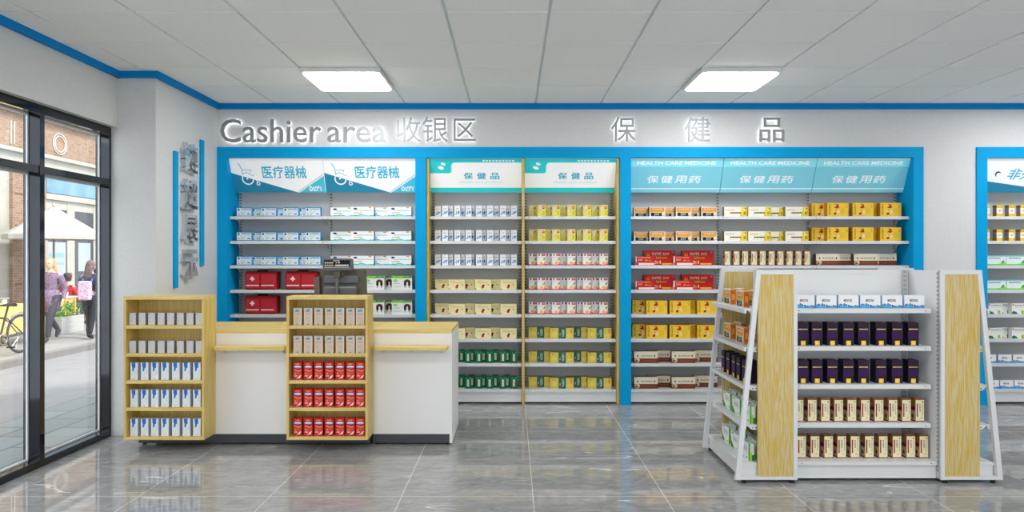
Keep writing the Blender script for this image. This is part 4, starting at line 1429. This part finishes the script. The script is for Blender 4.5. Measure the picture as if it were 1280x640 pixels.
for i in range(7):
    pst.box(XFAC + 0.046, XFAC + 0.048, 16.85 + i * 0.08, 16.90 + i * 0.08, 1.18, 1.23, M_POSTB)
pst.build('poster', e, o)
MB().box(XFAC + 0.04, XFAC + 0.046, 17.96, 18.48, 1.0, 1.72, M_POSTER).build('poster', e, o)
MB().ball((XFAC + 0.09, 17.62, 0.95), (0.03, 0.03, 0.03), mat('brass_knob', (190, 160, 90), 0.3, 0.8)).build('door_knob', e, o, smooth=True)
# outlined letters I O O on the brick band
for ch, a in (('I', 15.62), ('O', 16.05), ('O', 17.05)):
    l = MB()
    if ch == 'I':
        for dy in (0, 0.10):
            l.tube([(XFAC + 0.0, a + dy, 3.86), (XFAC + 0.0, a + dy, 4.36)], 0.011, M_OUTL, 6)
    else:
        for r in (1.0, 0.76):
            l.tube([(XFAC + 0.0, a + 0.26 + 0.26 * r * math.cos(2 * PI * i / 24), 4.11 + 0.25 * r * math.sin(2 * PI * i / 24)) for i in range(24)], 0.010, M_OUTL, 6, closed=True)
    l.build('outline_letter', e, o)

# parasol
M_CANVAS = mat('cream_canvas', (176, 174, 167), 0.8)
M_POLEW = mat('parasol_wood', (150, 110, 60), 0.5)
o = (-9.95, 15.44, ZS)
e = thing('parasol', 'cream parasol open over the cafe tables across the street', 'parasol', o)
MB().tube([(o[0], o[1], ZS), (o[0], o[1], 2.46)], 0.022, M_POLEW, 10).build('pole', e, o)
MB().ball((o[0], o[1], 2.49), (0.03, 0.03, 0.045), M_CANVAS).build('finial', e, o, smooth=True)
MB().tube([(o[0], o[1], ZS), (o[0], o[1], ZS + 0.05)], 0.095, M_KICK, 20).build('foot', e, o)
R0, n = 0.96, 8
cv = MB()
ring = [(o[0] + R0 * math.cos(2 * PI * (i + 0.5) / n), o[1] + R0 * math.sin(2 * PI * (i + 0.5) / n)) for i in range(n)]
for lo, mt in ((0.0, M_CANVAS), (-0.012, mat('parasol_lining', (206, 190, 150), 0.8))):
    cv.add([(o[0], o[1], 2.46 + lo)] + [(p[0], p[1], 1.84 + lo) for p in ring], [(0, 1 + i, 1 + (i + 1) % n) for i in range(n)], mt)
cv.add([(p[0], p[1], 1.84) for p in ring] + [(p[0] * 1.0, p[1], 1.74) for p in ring], [(i, (i + 1) % n, n + (i + 1) % n, n + i) for i in range(n)], M_CANVAS)
cv.build('canopy', e, o)
for i in range(n):
    MB().tube([(o[0], o[1], 2.1), (ring[i][0] * 0.98 + o[0] * 0.02, ring[i][1] * 0.98 + o[1] * 0.02, 1.835)], 0.008, M_POLEW, 6).build('rib', e, o)

# planter
M_PLANT = noisy('planter_grey_timber', (168, 168, 166), (182, 182, 178), (4, 4, 30), 0.8)
o = (-9.6, 15.17, ZS)
e = thing('planter', 'grey planter box of bright green shrubs on the far pavement', 'planter', o)
pb = MB()
for x0, x1, y0, y1 in ((-9.83, -9.36, 14.78, 14.81), (-9.83, -9.36, 15.53, 15.56), (-9.83, -9.80, 14.81, 15.53), (-9.39, -9.36, 14.81, 15.53)):
    pb.box(x0, x1, y0, y1, ZS, 0.11, M_PLANT)
pb.build('box', e, o, bevel=0.004)
MB().box(-9.80, -9.39, 14.81, 15.53, ZS, 0.07, mat('potting_soil', (60, 46, 36), 0.9)).build('soil', e, o)
lf = MB()
LG = [mat('leaf_green_%d' % i, c_, 0.6) for i, c_ in enumerate(((110, 170, 40), (150, 200, 60), (80, 140, 36)))]
rnd = random.Random(3)
for i in range(900):
    cx, cy = rnd.uniform(-9.82, -9.36), rnd.uniform(14.78, 15.56)
    top = 0.44 - 0.25 * abs(cy - 15.12)
    cz = rnd.uniform(0.08, top)
    s = rnd.uniform(0.025, 0.05)
    a, t_ = rnd.uniform(0, 2 * PI), rnd.uniform(-0.9, 0.9)
    d1 = Vector((math.cos(a) * math.cos(t_), math.sin(a) * math.cos(t_), math.sin(t_)))
    d2 = d1.cross(Vector((0.3, 0.2, 1))).normalized() * s * 0.4
    c0 = Vector((cx, cy, cz))
    lf.add([c0, c0 + d1 * s * 0.5 + d2, c0 + d1 * s, c0 + d1 * s * 0.5 - d2], [(0, 1, 2, 3)], LG[i % 3])
for i in range(24):
    a = (rnd.uniform(-9.75, -9.45), rnd.uniform(14.85, 15.5))
    lf.tube([(a[0], a[1], 0.06), (a[0] + rnd.uniform(-.04, .04), a[1] + rnd.uniform(-.05, .05), 0.36)], 0.005, LG[2], 5)
lf.build('foliage', e, o)

# cafe furniture
M_OCHRE = mat('ochre_cloth', (226, 196, 120), 0.8)
M_YWOOD = mat('yellow_wood', (206, 160, 60), 0.5)
M_TTOP = mat('pale_table_top', (228, 222, 210), 0.5)


def cafe_table(label, x0, x1, y0, y1, ztop, cloth=False):
    o = ((x0 + x1) / 2, (y0 + y1) / 2, ZS)
    e = thing('cafe_table', label, 'table', o, 'cafe tables across the street')
    MB().box(x0, x1, y0, y1, ztop - 0.03, ztop, M_TTOP).build('tabletop', e, o, bevel=0.006)
    for xx in (x0 + 0.05, x1 - 0.05):
        for yy in (y0 + 0.05, y1 - 0.05):
            MB().box(xx - 0.025, xx + 0.025, yy - 0.025, yy + 0.025, ZS, ztop - 0.03, M_YWOOD).build('leg', e, o)
    MB().box(x0 + 0.03, x1 - 0.03, y0 + 0.04, y1 - 0.04, ztop - 0.10, ztop - 0.03, M_YWOOD).build('apron', e, o)
    if cloth:
        MB().box(x0 - 0.008, x1 + 0.008, y0 - 0.008, y1 + 0.008, ztop - 0.52, ztop + 0.004, M_OCHRE).build('cloth', e, o, bevel=0.01)


cafe_table('long cafe table with ochre cloth behind the bicycle', -9.7, -9.1, 11.2, 13.5, 0.48, True)
cafe_table('cafe table beside the planter, left of the seated person', -10.4, -9.98, 15.9, 16.35, 0.47)
cafe_table('wooden cafe table right of the seated person in red', -10.75, -10.2, 17.28, 17.85, 0.47)
M_CUP = mat('white_crockery', (236, 236, 232), 0.3)
for i, (x, y, z, lab) in enumerate(((-10.15, 16.02, 0.47, 'white cup on the cafe table beside the planter, left of two'), (-10.15, 16.2, 0.47, 'white cup on the cafe table beside the planter, right of two'),
                                    (-9.35, 13.1, 0.484, 'white cup on the ochre table, right of two'), (-9.4, 12.7, 0.484, 'white cup on the ochre table, left of two'))):
    cpp = MB().tube([(x, y, z), (x, y, z + 0.03), (x, y, z + 0.09)], [0.025, 0.036, 0.04], M_CUP, 14)
    cpp.tube([(x, y + 0.036, z + 0.07), (x, y + 0.062, z + 0.06), (x, y + 0.06, z + 0.035), (x, y + 0.034, z + 0.028)], 0.005, M_CUP, 6)
    tag(cpp.build('cup', None, (x, y, z)), lab, 'cup', 'cups on the cafe tables')
x, y, z = -10.4, 17.45, 0.471
bt = MB().tube([(x, y, z), (x, y, z + 0.16), (x, y, z + 0.2), (x, y, z + 0.28)], [0.034, 0.034, 0.014, 0.013], M_CUP, 14)
tag(bt.build('bottle', None, (x, y, z)), 'pale bottle on the table right of the seated person', 'bottle')

# bicycle
M_BIKE = mat('bicycle_dark_paint', (62, 66, 70), 0.35, 0.4)
M_TYRE = mat('bicycle_tyre', (70, 68, 66), 0.8)
M_SPOKE = mat('bicycle_steel', (176, 178, 180), 0.3, 0.9)
bx0, zr = -8.3, 0.075
ground = ZS - 0.004
RW = zr - ground
o = (bx0, 11.45, ground)
e = thing('bicycle', 'dark city bicycle parked on the far pavement before the ochre table', 'bicycle', o)
for hy in (12.0, 10.93):
    wl = MB().tube([(bx0, hy + (RW - 0.018) * math.cos(2 * PI * i / 36), zr + (RW - 0.018) * math.sin(2 * PI * i / 36)) for i in range(36)], 0.018, M_TYRE, 8, closed=True)
    wl.tube([(bx0, hy + (RW - 0.045) * math.cos(2 * PI * i / 36), zr + (RW - 0.045) * math.sin(2 * PI * i / 36)) for i in range(36)], 0.010, M_SPOKE, 6, closed=True)
    for i in range(16):
        a = 2 * PI * i / 16
        wl.tube([(bx0 + 0.02 * (-1) ** i, hy, zr), (bx0, hy + (RW - 0.05) * math.cos(a), zr + (RW - 0.05) * math.sin(a))], 0.0022, M_SPOKE, 4)
    wl.tube([(bx0 - 0.05, hy, zr), (bx0 + 0.05, hy, zr)], 0.022, M_SPOKE, 10)
    wl.build('wheel', e, o)
    mg = MB().tube([(bx0, hy + (RW + 0.03) * math.cos(a), zr + (RW + 0.03) * math.sin(a)) for a in [PI * (0.08 + 0.08 * k) for k in range(11)]], 0.014, M_SPOKE, 6)
    mg.build('mudguard', e, o)
S_, BB, H_, HD = (bx0, 11.70, 0.52), (bx0, 11.52, 0.03), (bx0, 11.12, 0.56), (bx0, 11.08, 0.42)
fr = MB()
for p, q in ((S_, BB), (BB, HD), (H_, HD), ((bx0, 11.66, 0.36), HD)):
    fr.tube([p, q], 0.017, M_BIKE, 8)
for sx in (-0.045, 0.045):
    fr.tube([(bx0 + sx * 0.5, BB[1], BB[2]), (bx0 + sx, 12.0, zr)], 0.010, M_BIKE, 6)
    fr.tube([(bx0 + sx * 0.4, 11.66, 0.36), (bx0 + sx, 12.0, zr)], 0.009, M_BIKE, 6)
    fr.tube([(bx0 + sx * 0.6, HD[1], HD[2] - 0.02), (bx0 + sx, 10.93, zr)], 0.010, M_BIKE, 6)
fr.build('frame', e, o)
MB().prism([(11.86, 0.575), (11.80, 0.60), (11.66, 0.585), (11.57, 0.58), (11.57, 0.56), (11.68, 0.55), (11.84, 0.54)], 'x', bx0 - 0.06, bx0 + 0.06, M_RUBBER).tube([S_, (bx0, 11.72, 0.56)], 0.014, M_SPOKE, 8).build('saddle', e, o, bevel=0.012)
MB().tube([H_, (bx0, 11.14, 0.66)], 0.013, M_SPOKE, 8).tube([(bx0 - 0.28, 11.34, 0.70), (bx0 - 0.2, 11.16, 0.71), (bx0, 11.12, 0.66), (bx0 + 0.2, 11.16, 0.71), (bx0 + 0.28, 11.34, 0.70)], 0.012, M_SPOKE, 8).build('handlebar', e, o)
ck = MB().tube([(bx0 + 0.06, 11.52 + 0.09 * math.cos(2 * PI * i / 20), 0.03 + 0.09 * math.sin(2 * PI * i / 20)) for i in range(20)], 0.008, M_SPOKE, 6, closed=True)
ck.tube([(bx0 + 0.07, 11.52, 0.03), (bx0 + 0.08, 11.60, -0.11)], 0.010, M_SPOKE, 6).tube([(bx0 - 0.07, 11.52, 0.03), (bx0 - 0.08, 11.44, 0.17)], 0.010, M_SPOKE, 6).tube([(bx0 - 0.06, 11.52, 0.03), (bx0 + 0.07, 11.52, 0.03)], 0.016, M_SPOKE, 8)
ck.box(bx0 + 0.08, bx0 + 0.17, 11.56, 11.64, -0.12, -0.10, M_RUBBER).box(bx0 - 0.17, bx0 - 0.08, 11.40, 11.48, 0.16, 0.18, M_RUBBER)
ck.build('crank', e, o)
MB().tube([(bx0 - 0.03, 11.56, 0.0), (bx0 - 0.16, 11.60, ground + 0.012)], 0.010, M_SPOKE, 6).build('kickstand', e, o)

# ------------------------------------------------------------------ people on the far pavement
M_SKIN = mat('skin', (224, 178, 150), 0.55)
M_EYE = mat('eye_dark', (40, 30, 28), 0.3)
M_LIP = mat('lips', (186, 96, 92), 0.5)


def skin_geo(nodes, edges, root, sub=1):
    """nodes: {name: ((x, y, z), radius)} -> vertices and faces of one smooth skinned surface"""
    names = list(nodes)
    ix = {n_: i for i, n_ in enumerate(names)}
    me = bpy.data.meshes.new('limbs')
    me.from_pydata([nodes[n_][0] for n_ in names], [(ix[a], ix[c_]) for a, c_ in edges], [])
    ob = bpy.data.objects.new('limbs', me)
    C.objects.link(ob)
    md = ob.modifiers.new('Skin', 'SKIN')
    md.use_smooth_shade = True
    for n_ in names:
        sv = me.skin_vertices[0].data[ix[n_]]
        r = nodes[n_][1]
        sv.radius = r if isinstance(r, tuple) else (r, r)
        sv.use_root = (n_ == root)
    sb = ob.modifiers.new('Subdivision', 'SUBSURF')
    sb.levels = sb.render_levels = sub
    dg = bpy.context.evaluated_depsgraph_get()
    m2 = bpy.data.meshes.new_from_object(ob.evaluated_get(dg))
    vs = [tuple(v.co) for v in m2.vertices]
    fs = [tuple(p.vertices) for p in m2.polygons]
    bpy.data.objects.remove(ob)
    bpy.data.meshes.remove(me)
    bpy.data.meshes.remove(m2)
    return vs, fs


def loft(rings, mt, b, n=18, cap=True):
    """rings: (cx, cy, z, rx, ry)"""
    vs, fs = [], []
    for (cx, cy, z, rx, ry) in rings:
        for j in range(n):
            a = 2 * PI * j / n
            vs.append((cx + rx * math.cos(a), cy + ry * math.sin(a), z))
    for i in range(len(rings) - 1):
        for j in range(n):
            fs.append((i * n + j, i * n + (j + 1) % n, (i + 1) * n + (j + 1) % n, (i + 1) * n + j))
    if cap:
        fs.append(tuple(range(n - 1, -1, -1)))
        fs.append(tuple(range((len(rings) - 1) * n, len(rings) * n)))
    b.add(vs, fs, mt)


def person(label, loc, H, face, pose, top, legs, shoe, hair, hair_len, bun=False, skirt=None, sleeve=True, pack=None):
    """local frame: +x forward, +y left. pose: joints in fractions of H"""
    L = 0.012
    base = {
        'pelvis': ((0, 0, .525), .070), 'waist': ((.0, 0, .60), .062), 'chest': ((.005, 0, .71), .074), 'collar': ((.0, 0, .79), .050), 'neck': ((.008, 0, .838), .030), 'skull': ((.016, 0, .885), .036),
        'hipL': ((0, .05, .50), .054), 'hipR': ((0, -.05, .50), .054), 'kneeL': ((.02, .052, .28), .034), 'kneeR': ((.02, -.052, .28), .034),
        'ankleL': ((0, .052, .045), .021), 'ankleR': ((0, -.052, .045), .021), 'toeL': ((.095, .056, .018), .017), 'toeR': ((.095, -.056, .018), .017),
        'shL': ((0, .098, .795), .034), 'shR': ((0, -.098, .795), .034), 'elL': ((-.02, .128, .62), .024), 'elR': ((-.02, -.128, .62), .024),
        'wrL': ((.04, .13, .485), .016), 'wrR': ((.04, -.13, .485), .016)}
    for k_, v in pose.items():
        base[k_] = (v, base[k_][1])
    edges = [('pelvis', 'waist'), ('waist', 'chest'), ('chest', 'collar'), ('collar', 'neck'), ('neck', 'skull')]
    for s in 'LR':
        edges += [('pelvis', 'hip' + s), ('hip' + s, 'knee' + s), ('knee' + s, 'ankle' + s), ('ankle' + s, 'toe' + s), ('collar', 'sh' + s), ('sh' + s, 'el' + s), ('el' + s, 'wr' + s)]
    clothes = dict(base)
    for s, sg in (('L', 1), ('R', -1)):
        w_, el = Vector(base['wr' + s][0]), Vector(base['el' + s][0])
        d = (w_ - el).normalized()
        side = Vector((0, sg, 0))
        fw = d.cross(side)
        if fw.x < 0:
            fw = -fw
        fw.normalize()
        pm = w_ + d * 0.030
        base['palm' + s] = (tuple(pm), .0145)
        edges.append(('wr' + s, 'palm' + s))
        for q, (off, ln) in enumerate(((.013, .040), (.0045, .046), (-.0045, .043), (-.0125, .034))):
            k0 = pm + d * 0.016 + fw * off
            k1 = k0 + d * ln * 0.55 - side * 0.004
            k2 = k1 + d * ln * 0.4 - side * 0.012
            for nm, p_ in (('a', k0), ('b', k1), ('c', k2)):
                base['f%s%d%s' % (s, q, nm)] = (tuple(p_), .0050 if nm != 'c' else .0042)
            edges += [('palm' + s, 'f%s%da' % (s, q)), ('f%s%da' % (s, q), 'f%s%db' % (s, q)), ('f%s%db' % (s, q), 'f%s%dc' % (s, q))]
        t0 = pm + fw * 0.016 - d * 0.004
        t1 = t0 + fw * 0.012 + d * 0.018
        base['t%sa' % s], base['t%sb' % s] = (tuple(t0), .0062), (tuple(t1), .005)
        edges += [('palm' + s, 't%sa' % s), ('t%sa' % s, 't%sb' % s)]
    ca, sa = math.cos(face), math.sin(face)

    def W(v):
        return ((v[0] * ca - v[1] * sa) * H + loc[0], (v[0] * sa + v[1] * ca) * H + loc[1], v[2] * H + loc[2])
    e = thing('person', label, 'person', loc, 'people on the far pavement')
    b = MB()
    vs, fs = skin_geo(base, edges, 'pelvis')
    b.add([W(v) for v in vs], fs, M_SKIN)
    hc = Vector(base['skull'][0]) + Vector((.006, 0, .045))

    def hd(vs_f):
        return [W(v) for v in vs_f]
    t_ = MB().ball(tuple(hc), (.058, .047, .068), M_SKIN, 18, 12)
    vv = []
    for v in t_.v:       # narrow the jaw, flatten the face a little
        x, y, z = v[0] - hc.x, v[1] - hc.y, v[2] - hc.z
        f_ = 1.0 - 0.28 * max(0, -z / .068)
        vv.append((hc.x + x * (0.96 if x > 0 else 1.0) + (0.006 if z < -0.03 and x > 0 else 0), hc.y + y * f_, hc.z + z))
    b.add(hd(vv), t_.f, M_SKIN)
    t_ = MB().prism([(-.012, -.016), (0, .014), (.0, .014), (.012, -.016)], 'x', 0, .001, M_SKIN)
    nose = [(hc.x + .050, 0, hc.z + .012), (hc.x + .048, .010, hc.z - .014), (hc.x + .048, -.010, hc.z - .014), (hc.x + .070, 0, hc.z - .012)]
    b.add(hd(nose), [(0, 1, 3), (0, 3, 2), (1, 2, 3)], M_SKIN)
    for sg in (1, -1):
        t_ = MB().ball((hc.x + .050, sg * .019, hc.z + .006), (.006, .008, .005), M_EYE, 8, 6)
        b.add(hd(t_.v), t_.f, M_EYE)
        t_ = MB().ball((hc.x - .004, sg * .047, hc.z - .004), (.010, .005, .016), M_SKIN, 8, 6)
        b.add(hd(t_.v), t_.f, M_SKIN)
    t_ = MB().ball((hc.x + .052, 0, hc.z - .030), (.005, .014, .004), M_LIP, 8, 6)
    b.add(hd(t_.v), t_.f, M_LIP)
    b.build('body', e, loc, smooth=True)
    # hair
    h = MB()
    t_ = MB().ball((hc.x - .010, 0, hc.z + .010), (.060, .053, .066), hair, 16, 11)
    vv = []
    for v in t_.v:
        x, z = v[0] - hc.x, v[2] - hc.z
        if x > .020 and z < .040:      # leave the face open
            v = (hc.x + .018, v[1], v[2])
        vv.append(v)
    h.add(hd(vv), t_.f, hair)
    if hair_len:
        rg, k_ = [], 6
        for i in range(k_ + 1):
            q = i / k_
            rg.append((hc.x - .034 - .020 * math.sin(q * 2.4), 0.004 * math.sin(q * 5), hc.z + .01 - hair_len * q, .030 * (1 - .45 * q), .052 * (1 - .35 * q * q)))
        t_ = MB()
        loft(rg, hair, t_)
        h.add(hd(t_.v), t_.f, hair)
    if bun:
        t_ = MB().ball((hc.x - .06, 0, hc.z + .045), (.03, .03, .03), hair, 10, 8)
        h.add(hd(t_.v), t_.f, hair)
    h.build('hair', e, loc, smooth=True)
    # upper garment, leggings, shoes: skins a little outside the body
    g = {k_: (clothes[k_][0], clothes[k_][1] + L) for k_ in ('pelvis', 'waist', 'chest', 'collar', 'shL', 'shR', 'elL', 'elR')}
    g['waist'] = (g['waist'][0], .064)
    ge = [('pelvis', 'waist'), ('waist', 'chest'), ('chest', 'collar'), ('collar', 'shL'), ('collar', 'shR'), ('shL', 'elL'), ('shR', 'elR')]
    g['collar'] = (g['collar'][0], clothes['collar'][1] + .012)
    g['neck'] = (tuple(Vector(clothes['neck'][0]) * .6 + Vector(clothes['collar'][0]) * .4), .037)
    ge.append(('collar', 'neck'))
    if sleeve:
        for s in 'LR':
            g['wr' + s] = (clothes['wr' + s][0], .024)
            ge.append(('el' + s, 'wr' + s))
    vs, fs = skin_geo(g, ge, 'pelvis')
    t_ = MB().add([W(v) for v in vs], fs, top)
    if skirt:
        s2 = MB()
        loft([(0, 0, .62, .078, .086), (0, 0, .53, .088, .098), (.0, 0, skirt, .104, .100)], top, s2)
        t_.add([W(v) for v in s2.v], s2.f, top)
    t_.build('coat' if skirt else 'top', e, loc, smooth=True)
    g = {k_: (clothes[k_][0], clothes[k_][1] + L * .7) for k_ in ('pelvis', 'hipL', 'hipR', 'kneeL', 'kneeR', 'ankleL', 'ankleR')}
    ge = []
    for s in 'LR':
        ge += [('pelvis', 'hip' + s), ('hip' + s, 'knee' + s), ('knee' + s, 'ankle' + s)]
    vs, fs = skin_geo(g, ge, 'pelvis')
    MB().add([W(v) for v in vs], fs, legs).build('trousers', e, loc, smooth=True)
    for s in 'LR':
        a_, q_ = Vector(clothes['ankle' + s][0]), Vector(clothes['toe' + s][0])
        heel = a_ + (a_ - q_).normalized() * .022
        heel.z = min(a_.z, q_.z + .02) if a_.z < .07 else a_.z - .02
        g = {'a': (tuple(a_ + Vector((0, 0, .03))), .030), 'b': (tuple(a_), .029), 'h': (tuple(heel), .022), 'm': (tuple((a_ + q_) / 2 + Vector((0, 0, -.004))), .024), 't': (tuple(q_), .0175)}
        vs, fs = skin_geo(g, [('a', 'b'), ('b', 'h'), ('b', 'm'), ('m', 't')], 'b')
        MB().add([W(v) for v in vs], fs, shoe).build('shoe', e, loc, smooth=True)
    if pack:
        s2 = MB().box(-.145, -.072, -.075, .075, .50, .74, pack)
        bp = MB().add([W(v) for v in s2.v], s2.f, pack).build('backpack', e, loc, bevel=0.03, seg=3)
        for sg in (1, -1):
            st = MB().tube([W((-.08, sg * .055, .72)), W((-.01, sg * .065, .825)), W((.085, sg * .06, .74)), W((.06, sg * .075, .60)), W((-.08, sg * .07, .54))], .014, mat('blue_strap', (60, 110, 210), 0.6), 6)
            st.build('strap', e, loc)
    return e


walk1 = {'kneeL': (.10, .045, .285), 'ankleL': (.135, .045, .05), 'toeL': (.225, .048, .022), 'kneeR': (-.035, -.045, .285), 'ankleR': (-.20, -.045, .125), 'toeR': (-.165, -.045, .035),
         'elL': (-.07, .125, .64), 'wrL': (-.02, .13, .50), 'elR': (.02, -.125, .63), 'wrR': (.10, -.115, .53)}
walk2 = {'kneeL': (.06, .045, .285), 'ankleL': (.05, .045, .045), 'toeL': (.145, .048, .018), 'kneeR': (-.02, -.045, .285), 'ankleR': (-.09, -.045, .06), 'toeR': (-.01, -.045, .018),
         'elL': (.0, .128, .63), 'wrL': (.09, .12, .54), 'elR': (-.03, -.128, .63), 'wrR': (.04, -.13, .50)}
M_TWEED = noisy('purple_tweed', (96, 70, 104), (150, 130, 150), (40, 40, 40), 0.85)
M_NAVYT = mat('dark_tights', (48, 48, 62), 0.7)
M_BOOT = mat('black_boot', (34, 34, 40), 0.5)
M_BLOND = noisy('blond_hair', (206, 168, 110), (168, 124, 76), (60, 60, 8), 0.6)
M_BROWNH = noisy('dark_brown_hair', (92, 76, 72), (120, 100, 96), (60, 60, 8), 0.6)
M_DARKH = mat('dark_hair', (58, 44, 38), 0.6)
M_BLKT = mat('black_trousers', (40, 40, 46), 0.8)
M_BEIGE = mat('beige_trousers', (222, 196, 140), 0.8)
M_FLORAL = noisy('pale_floral_fabric', (226, 206, 220), (160, 120, 160), (45, 45, 45), 0.8, lo=0.45, hi=0.62)
M_REDT = mat('red_sweater', (190, 22, 40), 0.8)
M_DKTOP = mat('dark_blue_top', (50, 54, 76), 0.8)
M_BLUSH = mat('blue_grey_shoe', (110, 124, 144), 0.6)
ZP = ZS - 0.004
person('person with long blond hair and purple tweed coat walking past the planter', (-8.80, 13.58, ZP), 1.60, -PI / 2, walk1, M_TWEED, M_NAVYT, M_BOOT, M_BLOND, 0.26, skirt=.36)
person('person with long dark hair and pale floral backpack, walking right', (-8.32, 14.02, ZP), 1.55, PI / 2, walk2, M_DKTOP, M_BLKT, M_BOOT, M_BROWNH, 0.24, pack=M_FLORAL)
person('person in beige trousers and blue-grey shoes, half behind the window jamb', (-8.45, 14.62, ZP), 1.68, -PI / 2, walk2, M_DKTOP, M_BEIGE, M_BLUSH, M_DARKH, 0.0)
sit = {'pelvis': (0, 0, .29), 'waist': (.0, 0, .365), 'chest': (.01, 0, .475), 'collar': (.01, 0, .555), 'neck': (.018, 0, .603), 'skull': (.026, 0, .65),
       'hipL': (.02, .05, .275), 'hipR': (.02, -.05, .275), 'kneeL': (.25, .06, .285), 'kneeR': (.25, -.06, .285), 'ankleL': (.24, .06, .045), 'ankleR': (.24, -.06, .045), 'toeL': (.335, .06, .018), 'toeR': (.335, -.06, .018),
       'shL': (.01, .098, .56), 'shR': (.01, -.098, .56), 'elL': (.05, .13, .42), 'elR': (.05, -.13, .42), 'wrL': (.16, .09, .45), 'wrR': (.16, -.09, .45)}
PS = (-10.45, 16.70, ZP)
person('person in a red sweater with dark hair in a bun, seated at the cafe', PS, 1.62, PI / 2 - 0.1, sit, M_REDT, M_BLKT, M_BOOT, M_DARKH, 0.0, bun=True)
o = PS
e = thing('cafe_stool', 'low wooden stool under the seated person in red', 'stool', o)
MB().tube([(o[0], o[1], ZP + 0.30), (o[0], o[1], ZP + 0.325)], 0.17, M_YWOOD, 24).build('seat', e, o)
for k in range(4):
    a = PI / 4 + PI / 2 * k
    MB().tube([(o[0] + 0.12 * math.cos(a), o[1] + 0.12 * math.sin(a), ZP + 0.30), (o[0] + 0.15 * math.cos(a), o[1] + 0.15 * math.sin(a), ZP)], 0.014, M_YWOOD, 8).build('leg', e, o)


# ------------------------------------------------------------------ daylight, camera, view
w = bpy.data.worlds.new('sky')
bpy.context.scene.world = w
w.use_nodes = True
bg = w.node_tree.nodes['Background']
bg.inputs[0].default_value = (0.86, 0.93, 1.0, 1)
bg.inputs[1].default_value = 1.15
sd = bpy.data.lights.new('sun', 'SUN')
sd.energy = 1.9
sd.angle = math.radians(12)
sd.color = (1.0, 0.96, 0.9)
so = bpy.data.objects.new('sun', sd)
C.objects.link(so)
so.rotation_euler = Vector((-0.62, 0.25, -0.75)).to_track_quat('-Z', 'Y').to_euler()
so.location = (0, 0, 12)

cam = bpy.data.cameras.new('camera')
cam.lens = 25.0
cam.sensor_width = 36.0
cam.shift_y = 1.0 / 1280.0
cam.clip_start = 0.05
co = bpy.data.objects.new('camera', cam)
C.objects.link(co)
co.location = (0, 0, EYE)
co.rotation_euler = (PI / 2, 0, 0)
sc = bpy.context.scene
sc.camera = co
vs_ = sc.view_settings
vs_.view_transform = 'Standard'
vs_.look = 'None'
vs_.exposure = 1.22
vs_.gamma = 1.0
vs_.use_curve_mapping = False
try:
    sc.cycles.max_bounces = 10
    sc.cycles.diffuse_bounces = 6
    sc.cycles.transparent_max_bounces = 16
    sc.cycles.caustics_reflective = False
    sc.cycles.caustics_refractive = False
    sc.cycles.sample_clamp_indirect = 6.0
    sc.cycles.use_denoising = True
except Exception:
    pass
for ob_ in sc.objects:
    if '_wo' in ob_:
        del ob_['_wo']
